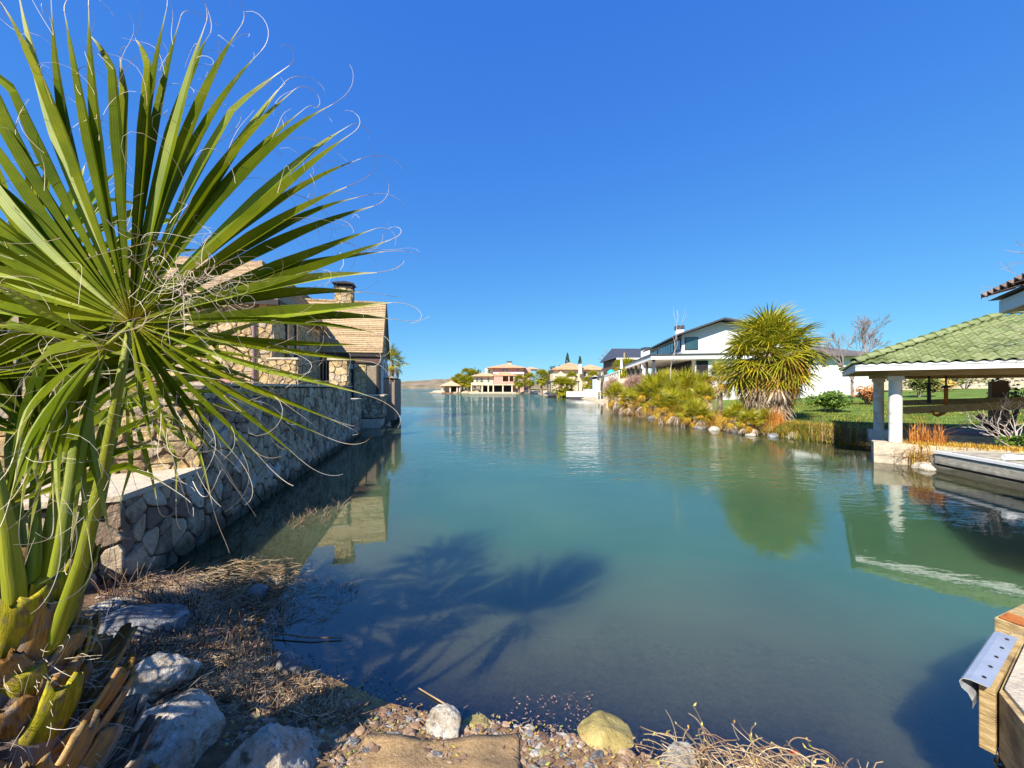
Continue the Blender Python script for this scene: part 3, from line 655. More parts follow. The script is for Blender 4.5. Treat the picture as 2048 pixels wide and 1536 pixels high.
# ------------------------------------------------------------------ fan palms (mid distance)
def fan_mesh(name, n=22, Lp=.9, Rb=.8, spread=230, droop=.35, fold=.0, m=None, seed=0, pet=True, wide=.055):
    rg = random.Random(seed); mb = MB()
    if pet:
        pts = [(Lp * t, 0, -.10 * t * t * Lp) for t in (0, .35, .7, 1)]
        mb.tube(pts, [.022, .016, .013, .012], 4, cap=False)
    hx, hz_ = Lp, -.10 * Lp
    for i in range(n):
        a = R(-spread / 2 + spread * (i + .5) / n + rg.uniform(-3, 3)) * (1 - fold)
        L_ = Rb * rg.uniform(.85, 1.08) * (.78 + .22 * math.cos(a * .6)); wd = wide * rg.uniform(.8, 1.1)
        dx, dy = math.cos(a), math.sin(a); px_, py_ = -dy, dx
        dr_ = droop * rg.uniform(.7, 1.4); vs = []; uv = []; cu = rg.uniform(.06, .2)
        for (t, wv) in ((0.02, .1), (.42, 1), (.75, .6), (1.0, .04)):
            zz = hz_ + cu * math.sin(t * 3.14) * L_ * .3 - dr_ * L_ * t ** 2.4
            rr = L_ * t * (1 - .18 * dr_ * t)
            c_ = Vector((hx + dx * rr, dy * rr, zz + (.02 if i % 2 else 0)))
            vs += [c_ + Vector((px_, py_, .35)) * wd * wv * .5, c_ - Vector((0, 0, .012 * wv)), c_ + Vector((-px_, -py_, .35)) * wd * wv * .5]
            uv += [(0, t), (.5, t), (1, t)]
        fs = []
        for k in range(3):
            a_ = k * 3; fs += [(a_, a_ + 1, a_ + 4, a_ + 3), (a_ + 1, a_ + 2, a_ + 5, a_ + 4)]
        mb.add(vs, fs, uv)
    me = bpy.data.meshes.new(name); me.from_pydata(mb.v, [], mb.f); me.update()
    uvl = me.uv_layers.new(name='UVMap'); li = np.empty(len(me.loops), dtype=np.int32); me.loops.foreach_get('vertex_index', li)
    uvl.data.foreach_set('uv', np.array(mb.uv, dtype=np.float32)[li].ravel())
    me.materials.append(m); return me
FG = [fan_mesh('fan_green', 26, .85, .82, 250, .14 + .12 * k, 0, M_fan, k, wide=.048) for k in range(4)]
FU = [fan_mesh('fan_upright', 24, .75, .85, 210, .04 + .08 * k, 0, M_fan, 50 + k, wide=.05) for k in range(3)]
FY = [fan_mesh('fan_yellow', 22, .85, .78, 220, .7 + .2 * k, .1, M_fany, 10 + k) for k in range(3)]
FD = [fan_mesh('fan_dead', 26, .95, .95, 130, .35 + .25 * k, .25, M_fandead, 20 + k, wide=.05) for k in range(3)]
def fronds(parent, top, n, elr, meshes, scale, name='frond', rg=rnd, az0=None, azr=360, jitter=.1):
    ga = 2.39996
    for i in range(n):
        t = (i + .5) / n
        e = elr[0] + (elr[1] - elr[0]) * t + rg.uniform(-7, 7)
        a = (i * ga + rg.uniform(-.25, .25)) if az0 is None else R(az0 + rg.uniform(-azr / 2, azr / 2))
        o = bpy.data.objects.new(name, meshes[rg.randrange(len(meshes))]); C.objects.link(o); o.parent = parent
        o.location = (top[0] + rg.uniform(-jitter, jitter), top[1] + rg.uniform(-jitter, jitter), top[2] - .35 * t * scale + rg.uniform(-jitter, jitter))
        o.rotation_euler = (R(rg.uniform(-25, 25)), R(-e), a); s_ = scale * rg.uniform(.85, 1.12); o.scale = (s_, s_, s_)
def palm(name, label, x, y, hc, scale, ng=36, ny=10, nd=14, tr=.2, group=None, zg=None, lean=(0, 0)):
    zg = hz(x, y) - .05 if zg is None else zg
    t = empty(name, label, 'palm tree', (x, y, zg), 0, group)
    rg = random.Random(int(x * 131 + y * 17))
    mb = MB(); k = 9
    pts = [(lean[0] * i / k, lean[1] * i / k, hc * i / k) for i in range(k + 1)]
    mb.tube(pts, [tr * (1.15 - .2 * i / k + (.04 if i % 2 else 0)) for i in range(k + 1)], 10); mb.build('trunk', M_trunk, t)
    top = (lean[0], lean[1], hc)
    fronds(t, top, ng, (86, -25), FG, scale, 'frond', rg)
    if ny: fronds(t, top, ny, (-5, -45), FY, scale * .9, 'yellowing_frond', rg)
    if nd: fronds(t, (top[0], top[1], top[2] - .2 * scale), nd, (-50, -84), FD, scale, 'dead_frond', rg)
    return t
big = palm('fan_palm', 'huge bushy fan palm with a skirt of dead fronds on the far bank', 11.75, 17.7, 3.3, 1.40, 84, 18, 0, .24)
rgb = random.Random(99)
fronds(big, (0, 0, 3.05), 18, (5, -45), FY, 1.2, 'yellowing_frond', rgb)
fronds(big, (0, 0, 3.0), 34, (-38, -62), FD, 1.08, 'dead_frond', rgb)
fronds(big, (0, 0, 2.5), 30, (-38, -66), FD, 1.05, 'dead_frond', rgb, jitter=.2)
fronds(big, (0, 0, 1.8), 24, (-35, -60), FD, 1.0, 'dead_frond', rgb, jitter=.2)
mb = MB()
rb_ = random.Random(12)
for i in range(120):
    a = i * 2.4; zz = .3 + 2.6 * i / 120; r0 = .22
    p0 = Vector((math.cos(a) * r0, math.sin(a) * r0, zz)); p1 = p0 + Vector((math.cos(a) * .22, math.sin(a) * .22, .16))
    mb.tube([p0, (p0 + p1) / 2 + Vector((0, 0, -.03)), p1], [.06, .05, .035], 4)
tag(mb.build('trunk_boots', M_fandead, big), kind='stuff')
# palmetto clumps on the bank
clumps = [ # px, y(base), Y, height of hub, scale, label
    (1305, 26.5, .9, 1.25, 'tallest bright green palmetto beside the bare pink shrub'),
    (1368, 23.5, .85, 1.15, 'wide yellow tipped palmetto between the tall palmetto and the big palm'),
    (1345, 21.6, .45, .95, 'low palmetto leaning over the water on the rocky bank'),
    (1405, 20.8, .7, .9, 'bright green palmetto just left of the big fan palm'),
    (1440, 21.5, 1.5, 1.0, 'shaded green palmetto against the white house wall by the big palm'),
    (1232, 31.0, .8, .9, 'small palmetto at the left end of the bank plantings'),
    (1262, 29.0, .5, .9, 'golden palmetto below the bare pink shrub'),
    (1470, 17.6, .25, .7, 'low palmetto under the left skirt of the big palm'),
    (1530, 16.9, .15, .6, 'small upright palmetto at the foot of the big palm'),
    (1330, 27.5, 1.2, 1.1, 'palmetto crown behind the tallest one on the bank'),
    (1292, 28.2, .3, .8, 'low golden skirted palmetto at the waterline under the tallest palmetto'),
    (1318, 25.6, .35, .8, 'drooping palmetto with grey dead fronds on the rocky edge'),
    (1372, 20.9, .3, .85, 'yellow tipped palmetto hanging over the waterline rocks'),
    (1400, 22.8, 1.1, 1.0, 'palmetto with orange tips behind the bright green one'),
    (1392, 19.4, .15, .7, 'small golden palmetto at the waterline left of the big palm'),
    (1498, 16.6, .1, .6, 'tiny orange tipped palmetto by the orange reeds')]
for (px_, Y_, hh, s_, lab) in clumps:
    X_ = (px_ - CX) / F * Y_; zg = max(.1, hz(X_, Y_)); hh = hh * 1.2 + .3; s_ *= (1.15 if px_ < 1400 else .85)
    t = empty('palmetto', lab, 'palmetto', (X_, Y_, zg), 0, 'palmettos planted along the far bank')
    rg = random.Random(int(px_))
    mb = MB(); mb.tube([(0, 0, -.1), (0, 0, hh * .6), (0, 0, hh)], [.14 * s_, .17 * s_, .12 * s_], 8); mb.build('stem', M_trunk, t)
    fronds(t, (0, 0, hh), 24, (86, 18), FU, .8 * s_, 'frond', rg); fronds(t, (0, 0, hh), 13, (35, -30), FY, .64 * s_, 'yellowing_frond', rg)
    fronds(t, (0, 0, hh), 14, (-20, -60), FD, .66 * s_, 'dead_frond', rg)
# palm behind the stone house
palm('fan_palm', 'small palm crown peeking out behind the stone house', -11.0, 35.2, 3.55, .95, 26, 4, 4, .15, zg=1.0)

# ------------------------------------------------------------------ far buildings
def hip(mb, x0, x1, y0, y1, ze, zr, ov=.5, ridge=None, M=None):
    x0 -= ov; x1 += ov; y0 -= ov; y1 += ov
    w_, d_ = x1 - x0, y1 - y0; r_ = min(w_, d_) / 2 if ridge is None else ridge
    if w_ >= d_: a, b = (x0 + r_, (y0 + y1) / 2), (x1 - r_, (y0 + y1) / 2)
    else: a, b = ((x0 + x1) / 2, y0 + r_), ((x0 + x1) / 2, y1 - r_)
    vs = [(x0, y0, ze), (x1, y0, ze), (x1, y1, ze), (x0, y1, ze), (a[0], a[1], zr), (b[0], b[1], zr), (x0, y0, ze - .15), (x1, y0, ze - .15), (x1, y1, ze - .15), (x0, y1, ze - .15)]
    fs = [(0, 1, 5, 4), (1, 2, 5), (2, 3, 4, 5), (3, 0, 4)] if w_ >= d_ else [(0, 1, 4), (1, 2, 5, 4), (2, 3, 5), (3, 0, 4, 5)]
    fs += [(6, 7, 1, 0), (7, 8, 2, 1), (8, 9, 3, 2), (9, 6, 0, 3), (9, 8, 7, 6)]
    mb.add(vs, fs)
def bpart(parent, name, m, *boxes):
    mb = MB()
    for a, b in boxes: mb.box(a, b)
    return mb.build(name, m, parent)
def tiles_roof(parent, name, m, *hips):
    mb = MB()
    for h in hips: hip(mb, *h)
    return mb.build(name, m, parent)
def win(parent, x0, x1, z0, z1, y, frame=M_white, nx=1, yd=.06):
    f_ = bpart(parent, 'window', frame, ((x0 - .08, y - yd, z0 - .08), (x1 + .08, y - .002, z1 + .08)))
    n = nx
    for i in range(n):
        a = x0 + (x1 - x0) * i / n + .03; b = x0 + (x1 - x0) * (i + 1) / n - .03
        bpart(f_, 'pane', M_glass, ((a, y - yd - .02, z0), (b, y - yd - .002, z1)))
def pxx(px_, Y_): return (px_ - CX) / F * Y_
def pz(py_, Y_): return H + (HY - py_) / F * Y_
# --- pink mansion
Y0 = 142.0
ms = empty('pink_villa', 'large pink villa with terracotta roofs and a boat garage at the waterside', 'villa', (0, Y0, 0))
X = lambda p: pxx(p, Y0); Z = lambda p: pz(p, Y0)
bpart(ms, 'wall', M_pink, ((X(987), 4, Z(745)), (X(1049), 18, Z(735)))) 
bpart(ms, 'wall', M_pink, ((X(987), 1.5, .3), (X(1048), 16, Z(745) - .01)))
bpart(ms, 'wing_wall', M_cream, ((X(946), 2.5, Z(770)), (X(986) - .02, 14, Z(749))))
bpart(ms, 'upper_wall', M_cream, ((X(968), 5, Z(749)), (X(986) - .02, 14, Z(735.5))))
bpart(ms, 'side_wall', M_pink, ((X(1049) + .02, 6, .3), (X(1063), 18, Z(736))))
tiles_roof(ms, 'roof', M_terra, (X(975), X(1050), 3, 19, Z(735) + .15, Z(724)))
tiles_roof(ms, 'lower_roof', M_terra, (X(987) + .2, X(1029), -1.0, 3, Z(751), Z(744.5), .4))
tiles_roof(ms, 'left_roof', M_terra, (X(944), X(984), 1.5, 13, Z(751.5), Z(744), .4))
tiles_roof(ms, 'right_roof', M_terra, (X(1050), X(1078), 7, 18, Z(736), Z(731), .4))
bpart(ms, 'cornice', M_white, ((X(987) - .1, 1.3, Z(745) - .5), (X(1048) + .1, 1.49, Z(744))))
bpart(ms, 'balcony', M_cream, ((X(943), -2, Z(770) - .1), (X(1028), 1.4, Z(768.5))))
bpart(ms, 'balustrade', M_cream, ((X(943), -2, Z(768) + .01), (X(986), -1.8, Z(765))))
bpart(ms, 'loggia_wall', M_pink, ((X(988), -1.2, Z(768) + .01), (X(1003), 1.45, Z(751.3))), ((X(1003) + .01, -1.2, Z(768) + .01), (X(1028), -1.0, Z(763))))
for p_ in (1003.5, 1017, 1027): bpart(ms, 'loggia_column', M_cream, ((X(p_), -1.19, Z(763) + .01), (X(p_) + .35, -.85, Z(752))))
for (a_, b_2) in ((1004.5, 1016.5), (1018, 1026.5)):
    mb = MB(); xa, xb = X(a_) + .2, X(b_2); zt = Z(758); rr = (xb - xa) / 2; xc = (xa + xb) / 2
    vs = [(xa, 1.4, Z(763)), (xb, 1.4, Z(763))] + [(xc + rr * math.cos(th * math.pi / 10), 1.4, zt + rr * .7 * math.sin(th * math.pi / 10)) for th in range(11)]
    mb.add(vs, [tuple(range(len(vs)))]); mb.build('arched_window', mat('amber_glass', [(.20,.06,.02),(.32,.11,.04)], .3) if 'amber_glass' not in bpy.data.materials else bpy.data.materials['amber_glass'], ms)
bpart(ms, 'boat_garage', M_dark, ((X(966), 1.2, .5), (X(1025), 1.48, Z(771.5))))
for p_ in (965, 977, 987, 1006, 1024, 944): bpart(ms, 'column', M_cream, ((X(p_) - .22, -1.9, .2), (X(p_) + .22, -1.5, Z(770) - .12)))
for p_ in (1004, 1011): win(ms, X(p_), X(p_ + 5), Z(741.5), Z(736.5), 3.98, M_white, 2)
win(ms, X(1034), X(1038), Z(741), Z(737), 3.98)
for p_ in (951, 960, 974): win(ms, X(p_), X(p_ + 4), Z(766), Z(755), 2.48, M_white, 2)
win(ms, X(973), X(979), Z(746), Z(739), 4.98, M_white, 2)
for p_ in (1030, 1038): win(ms, X(p_), X(p_ + 4), Z(770), Z(760), 1.48, M_white, 1)
bpart(ms, 'chimney', M_cream, ((X(1015), 10, Z(726)), (X(1022), 12, Z(720)))); bpart(ms, 'chimney_cap', M_darktrim, ((X(1012.5), 9.6, Z(720) + .02), (X(1024.5), 12.4, Z(719))))
bpart(ms, 'quay', M_cap, ((X(940), -4, -.6), (X(1032), -1.95, .55)))
# far left boathouse pavilion
Yb = 148.0; X = lambda p: pxx(p, Yb); Z = lambda p: pz(p, Yb)
bh = empty('far_boathouse', 'small boathouse with a red tiled hip roof and cupola on the point', 'boathouse', (0, Yb, 0))
bpart(bh, 'wall', M_cream, ((X(885), 3, .3), (X(899), 8, Z(772)))); 
for p_ in (884, 900, 914, 919): bpart(bh, 'column', M_cream, ((X(p_) - .25, .2, .3), (X(p_) + .25, .7, Z(772))))
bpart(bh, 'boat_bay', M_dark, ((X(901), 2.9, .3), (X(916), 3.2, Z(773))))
tiles_roof(bh, 'roof', M_terra, (X(882), X(919), 0, 8, Z(772) + .15, Z(761.5), .5, 3.0))
bpart(bh, 'cupola', M_cream, ((X(896), 3.4, Z(763)), (X(902), 4.6, Z(757)))); tiles_roof(bh, 'cupola_roof', M_terra, (X(896), X(902), 3.4, 4.6, Z(757) + .16, Z(754.5), .2))
bpart(bh, 'dock', mat('red_brown_dock', [(.24,.09,.05),(.34,.14,.08)], .8), ((X(884), -2, .05), (X(905), 0, .35)))
# far tiled house
Yt = 108.0; X = lambda p: pxx(p, Yt); Z = lambda p: pz(p, Yt)
th = empty('tiled_house', 'cream house under a broad pale terracotta roof beyond the boat docks', 'house', (0, Yt, 0))
bpart(th, 'wall', M_cream, ((X(1108), 2, .8), (X(1213), 12, Z(739))))
tiles_roof(th, 'roof', M_terra, (X(1108), X(1178), 1.5, 12, Z(739) + .15, Z(722), .6, 4.5), (X(1160), X(1213), 2, 11, Z(739) + .1, Z(727), .6, 3))
bpart(th, 'chimney', M_white, ((X(1158), 0, Z(748)), (X(1164), 1.2, Z(728)))); bpart(th, 'chimney_cap', M_darktrim, ((X(1158.5), .1, Z(728) + .01), (X(1163.5), 1.1, Z(727))))
mb = MB(); mb.add([(X(1111), .6, Z(752)), (X(1134), .6, Z(752)), (X(1122), .6, Z(742)), (X(1111), 2, Z(752)), (X(1134), 2, Z(752)), (X(1122), 2, Z(742))], [(0, 1, 2), (0, 2, 5, 3), (1, 4, 5, 2)])
mb.box((X(1113), .7, .8), (X(1132), 1.99, Z(752))); mb.build('gable_porch', M_cream, th)
for p_ in (1118, 1140, 1150, 1170, 1185, 1200): win(th, X(p_), X(p_ + 5), Z(752), Z(743), 1.98, M_white, 2)
# background grey gable house right of it
Yg = 92.0; X = lambda p: pxx(p, Yg); Z = lambda p: pz(p, Yg)
gh = empty('grey_gable_house', 'little grey roofed building behind the turquoise umbrella', 'house', (0, Yg, 0))
bpart(gh, 'wall', M_cream, ((X(1216), 0, 2), (X(1237), 6, Z(738))))
mb = MB(); mb.add([(X(1214), -.4, Z(738)), (X(1239), -.4, Z(738)), (X(1239), 3, Z(727)), (X(1218), 3, Z(727)), (X(1214), 6.4, Z(738)), (X(1239), 6.4, Z(738))], [(0, 1, 2, 3), (3, 2, 5, 4), (0, 3, 4)]); mb.build('roof', M_darkroof, gh)

# --- dark gable house left of the white one
dh = empty('dark_gable_house', 'barn like house with a steep dark metal roof left of the white house', 'house', (0, 66, 0))
X = lambda p: pxx(p, 66); Z = lambda p: pz(p, 66)
bpart(dh, 'wall', M_brownwood, ((X(1240), 2, 3), (X(1300), 12, Z(716))))
mb = MB(); xe0, xe1 = X(1242), X(1302)
mb.add([(xe0 - .9, -.5, Z(716)), (xe1, -.5, Z(716)), (xe1, 6, Z(690)), (xe0 - .0, 6, Z(690)), (xe0 - .9, 12.5, Z(716)), (xe1, 12.5, Z(716))], [(0, 1, 2, 3), (3, 2, 5, 4), (0, 3, 4)])
mb.build('roof', M_darkroof, dh)
bpart(dh, 'gable_trim', M_white, ((xe0 - .95, -.7, Z(716) - .3), (xe1, -.5, Z(716) - .02)))
bpart(dh, 'chimney', M_stucco, ((X(1277), -3, 4), (X(1288), -1.2, Z(703)))); bpart(dh, 'chimney_cap', M_darkroof, ((X(1276.5), -3.1, Z(703) + .01), (X(1288.5), -1.1, Z(698))))
bpart(dh, 'timber_post', M_oldwood, ((X(1246), -.6, 3.5), (X(1248), -.2, Z(706))))
# --- white modern house
WRz = -math.atan2(.15, .989)
wh = empty('white_modern_house', 'white two storey modern house with low dark roof and strip windows', 'house', (16.8, 38, 0), WRz)
bpart(wh, 'lower_wall', M_stucco, ((.9, -1.2, 0), (9.5, 16, 4.95)))
mb = MB(); mb.box((0, 0, 5.3), (9, 15.5, 7.2))
mb.add([(0, 0, 7.2), (9, 0, 7.2), (9, 0, 7.25), (3.6, 0, 8.45), (0, 0, 7.25), (0, 15.5, 7.2), (9, 15.5, 7.2), (9, 15.5, 7.25), (3.6, 15.5, 8.45), (0, 15.5, 7.25)],
       [(0, 1, 2, 3, 4), (9, 8, 7, 6, 5)]); mb.build('upper_wall', M_stucco, wh)
mb = MB()
def slab(mb, pts, th_):
    n = len(pts); vs = [Vector(p) for p in pts] + [Vector(p) - Vector((0, 0, th_)) for p in pts]
    mb.add(vs, [tuple(range(n)), tuple(range(2 * n - 1, n - 1, -1))] + [(i, i + n, (i + 1) % n + n, (i + 1) % n) for i in range(n)])
slab(mb, [(-.7, -1.0, 7.22), (3.6, -1.0, 8.72), (3.6, 17, 8.72), (-.7, 17, 7.22)], .16)
slab(mb, [(3.6, -1.0, 8.72), (9.6, -1.0, 7.4), (9.6, 17, 7.4), (3.6, 17, 8.72)], .16); mb.build('roof', M_darkroof, wh)
bpart(wh, 'porch_roof', M_darkroof, ((-3.4, -1.9, 5.12), (9.7, 15.8, 5.25)))
bpart(wh, 'porch_fascia', M_stucco, ((-3.3, -1.8, 4.72), (9.6, 15.7, 5.11)))
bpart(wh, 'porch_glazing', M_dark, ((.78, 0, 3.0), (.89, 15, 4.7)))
for y_ in (-1.6, 1.8, 5.2, 8.6, 12.0, 15.2): bpart(wh, 'porch_post', M_darkroof, ((-3.1, y_, 2.7), (-2.85, y_ + .25, 4.71)))
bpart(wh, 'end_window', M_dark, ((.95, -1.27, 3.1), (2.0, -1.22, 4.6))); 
f_ = bpart(wh, 'corner_window', M_darkroof, ((.25, -.06, 5.75), (1.5, -.004, 7.0))); bpart(f_, 'pane', M_glass, ((.33, -.09, 5.83), (1.42, -.065, 6.92)))
def side_win(y0, y1, z0, z1, n):
    f_ = bpart(wh, 'strip_window', M_darkroof, ((-.07, y0, z0), (-.003, y1, z1)))
    for i in range(n):
        a = y0 + (y1 - y0) * i / n; b = y0 + (y1 - y0) * (i + 1) / n
        bpart(f_, 'pane', M_glass, ((-.10, a + .08, z0 + .08), (-.072, b - .08, z1 - .08)))
side_win(.3, 2.4, 5.75, 7.0, 3); side_win(2.8, 8.6, 5.75, 6.9, 5); side_win(10.6, 14.2, 5.75, 6.8, 3)
bpart(wh, 'chimney', M_stucco, ((1.2, 6.5, 7.6), (2.0, 7.3, 8.75))); bpart(wh, 'chimney_cap', M_darkroof, ((1.15, 6.45, 8.76), (2.05, 7.35, 9.2)))
tr_ = empty('terrace', 'white raised terrace with a low railing in front of the white house', 'terrace', (16.8, 38, 0), WRz)
bpart(tr_, 'terrace_wall', M_cream, ((-6.0, 1.0, -.3), (-3.6, 26, 2.95)), ((-3.59, -1.1, -.3), (.88, 26, 2.95)))
bpart(tr_, 'hand_rail', M_white, ((-5.95, 1.1, 3.72), (-5.8, 26, 3.86)))
for i in range(14): bpart(tr_, 'rail_post', M_white, ((-5.93, 1.2 + i * 1.85, 2.96), (-5.83, 1.3 + i * 1.85, 3.71)))
def umbrella(px_, py0, py1, Y_, label):
    x_, z0, z1 = pxx(px_, Y_), pz(py0, Y_), pz(py1, Y_)
    t = empty('closed_umbrella', label, 'umbrella', (x_, Y_, z0), 0, 'closed white umbrellas on the terrace')
    h_ = z1 - z0
    mb = MB(); mb.tube([(0, 0, 0), (0, 0, h_)], .04, 6); mb.build('pole', M_white, t)
    mb = MB(); mb.tube([(0, 0, h_ * .35), (0, 0, h_ * .5), (0, 0, h_ * .85), (0, 0, h_ * 1.0)], [.22, .2, .13, .03], 9); mb.build('folded_canopy', M_white, t)
umbrella(1243, 748, 717, 52, 'leftmost closed white umbrella on the terrace by the dark gabled house')
umbrella(1286, 748, 716, 42, 'closed white umbrella in front of the white house porch')
# --- white house behind the lawn
Yl = 32.5; X = lambda p: pxx(p, Yl); Z = lambda p: pz(p, Yl)
lh = empty('lawn_house', 'white house with dark hip roof and two narrow windows behind the lawn', 'house', (0, Yl, 0))
bpart(lh, 'wall', M_stucco, ((X(1590), 0, 1.0), (X(1742), 9, Z(713))))
tiles_roof(lh, 'roof', M_greyroof, (X(1585), X(1742), 0, 9, Z(713) + .12, Z(683), .7, 3.5))
for p_ in (1643, 1675): 
    f_ = bpart(lh, 'window', M_oldwood, ((X(p_), -.07, Z(733)), (X(p_ + 8), -.003, Z(715)))); bpart(f_, 'pane', M_glass, ((X(p_) + .07, -.1, Z(732)), (X(p_ + 8) - .07, -.072, Z(716))))
# garden wall far right
gw = empty('garden_wall', 'tan stone garden wall at the back of the lawn', 'wall', (0, 0, 0))
rg = random.Random(8); x0 = 29.5
for r_ in range(4):
    xx = 28.5
    while xx < 49:
        L_ = rg.uniform(.7, 1.3); mb = MB(); mb.box((xx, 33.5 + rg.uniform(-.03, .03), 1.8 + r_ * .42), (xx + L_ - .03, 34, 1.8 + (r_ + 1) * .42 - .03)); mb.build('stone_block', M_cap, gw); xx += L_

# --- boat docks and small things on the right shore
Yd = 88.0; X = lambda p: pxx(p, Yd); Z = lambda p: pz(p, Yd)
dc = empty('covered_boat_dock', 'black flat roofed boat dock beside the round palm', 'boat dock', (0, Yd, 0))
bpart(dc, 'roof', M_darkroof, ((X(1094), 0, Z(764)), (X(1160), 6, Z(762))))
for p_ in (1096, 1101, 1124, 1142, 1157): bpart(dc, 'post', M_darkroof, ((X(p_) - .1, .2, -.5), (X(p_) + .1, .4, Z(764) - .01)))
bpart(dc, 'deck', M_cap, ((X(1092), -1, .15), (X(1165), 6, .5)))
jt = empty('boat_lift', 'dark boat lift with a cradle at the end of the covered dock', 'boat lift', (0, 80, 0))
X = lambda p: pxx(p, 80)
bpart(jt, 'cradle', M_darkroof, ((X(1096), 0, .5), (X(1112), 4, .9))); bpart(jt, 'float', M_black, ((X(1100), -.3, -.1), (X(1110), 4, .4)))
for p_ in (1095, 1112): bpart(jt, 'post', M_darkroof, ((X(p_), 0, -.5), (X(p_) + .15, .15, 2.0)))
Yq = 72.0; X = lambda p: pxx(p, Yq); Z = lambda p: pz(p, Yq)
qw = empty('white_quay_wall', 'long white quay wall above the water left of the stone posts', 'quay wall', (0, Yq, 0))
bpart(qw, 'quay_face', M_stucco, ((X(1133), 0, .35), (X(1196), .5, Z(783)))); bpart(qw, 'footing', M_darkroof, ((X(1134), .05, -.5), (X(1196), .45, .34)))
wb = empty('white_boat', 'small white motor boat resting behind the quay wall', 'boat', (pxx(1182, 76), 76, pz(784, 76)))
mb = MB(); hull = [(-1.6, 0), (-1.3, -.6), (1.0, -.65), (1.7, 0), (1.0, .65), (-1.3, .6)]
mb.add([(p[0] * .8, p[1] * .6, 0) for p in hull] + [(p[0], p[1], .6) for p in hull], [(5, 4, 3, 2, 1, 0), (6, 7, 8, 9, 10, 11)] + [(i, (i + 1) % 6, (i + 1) % 6 + 6, i + 6) for i in range(6)])
mb.build('hull', M_white, wb); bpart(wb, 'windscreen', M_glass, ((-.2, -.45, .61), (.3, .45, .95))); bpart(wb, 'engine', M_black, ((-1.75, -.15, .2), (-1.62, .15, .9)))
gz = empty('stair_gate', 'white framed stair with dark treads at the waterside stone column', 'stairs', (0, 58, 0))
X = lambda p: pxx(p, 58); Z = lambda p: pz(p, 58)
for i in range(5): bpart(gz, 'tread', M_darkroof, ((X(1195), 0, .1 + i * .28), (X(1206), .4, .2 + i * .28)))
bpart(gz, 'side_post', M_white, ((X(1193.5), -.1, -.5), (X(1195), .1, 1.9))); bpart(gz, 'side_post', M_white, ((X(1200), -.12, -.5), (X(1201), .0, 1.6)))
cr = empty('raised_deck', 'dark raised deck carried by a white leaning wall and a stone column', 'deck', (0, 58, 0))
mb = MB(); mb.add([(X(1193), 0, 1.4), (X(1200), 0, 1.4), (X(1201), 0, 3.0), (X(1196), 0, 3.8), (X(1193), 0, 3.8), (X(1193), 3, 1.4), (X(1200), 3, 1.4), (X(1201), 3, 3.0), (X(1196), 3, 3.8), (X(1193), 3, 3.8)],
                 [(0, 1, 2, 3, 4), (9, 8, 7, 6, 5), (0, 4, 9, 5), (1, 6, 7, 2), (2, 7, 8, 3), (3, 8, 9, 4)]); mb.build('leaning_wall', M_white, cr)
bpart(cr, 'column', M_white, ((X(1209), -.2, -.5), (X(1218), .6, Z(752)))); 
mb = MB(); slab(mb, [(X(1193), -.3, Z(753)), (X(1222), -.5, Z(747)), (X(1232), 6, Z(747)), (X(1193), 6, Z(753))], .35); mb.build('deck_slab', M_darkroof, cr)
bpart(cr, 'deck_rail', M_iron, ((X(1195), -.3, Z(746)), (X(1216), -.25, Z(745.3)))); 
for k in range(6): bpart(cr, 'rail_post', M_iron, ((X(1195 + k * 4.2), -.29, Z(752)), (X(1195.5 + k * 4.2), -.26, Z(745.9))))
tu = empty('turquoise_umbrella', 'low turquoise canopy on the raised deck', 'umbrella', (pxx(1222, 57.6), 57.6, pz(747, 57.6)))
mb = MB(); mb.tube([(0, 0, 0), (0, 0, .28), (0, 0, .55), (0, 0, .62)], [.62, .52, .22, .02], 10); mb.build('canopy', M_teal, tu)
sw = empty('shore_wall', 'pale stone retaining wall behind the pink bare shrub', 'wall', (0, 0, 0)); bpart(sw, 'wall_face', M_cream, ((pxx(1219, 50), 50, 0), (pxx(1262, 50), 50.6, pz(757, 50))))
# ------------------------------------------------------------------ far trees
def leaf_cloud(mb, c, r, n, s, rg):
    for i in range(n):
        while True:
            p = Vector((rg.uniform(-1, 1), rg.uniform(-1, 1), rg.uniform(-1, 1)))
            if .25 < p.length < 1: break
        p = Vector((c[0] + p.x * r[0], c[1] + p.y * r[1], c[2] + p.z * r[2]))
        a = Vector((rg.uniform(-1, 1), rg.uniform(-1, 1), rg.uniform(-1, 1))).normalized(); b = a.orthogonal().normalized(); k = s * rg.uniform(.6, 1.4)
        mb.add([p - a * k, p + b * k * .6, p + a * k, p - b * k * .6], [(0, 1, 2, 3)])
def tree(x_, Y_, ztop, r, label, m=M_oak, cat='tree', name='tree', group='leafy trees along the far shore', zg=None, n=420, s=None):
    zg = hz(x_, Y_) if zg is None else zg
    t = empty(name, label, cat, (x_, Y_, zg), 0, group); rg = random.Random(int(x_ * 77 + Y_)); h_ = ztop - zg
    mb = MB(); mb.tube([(0, 0, -.2), (.1, 0, h_ * .3), (0, .1, h_ * .7)], [.05 * h_, .035 * h_, .01 * h_], 6)
    for k in range(5):
        a = rg.uniform(0, 6.28); mb.tube([(.05, 0, h_ * .3), (math.cos(a) * r * .5, math.sin(a) * r * .5, h_ * .62)], [.02 * h_, .006 * h_], 5)
    mb.build('trunk', M_bark, t)
    mb = MB()
    for k in range(9):
        a = rg.uniform(0, 6.28); q_ = rg.uniform(.2, .7) * r
        leaf_cloud(mb, (math.cos(a) * q_, math.sin(a) * q_, h_ * rg.uniform(.45, .8)), (r * .42, r * .42, h_ * .2), n // 9, s or r * .1, rg)
    mb.build('crown', m, t); return t
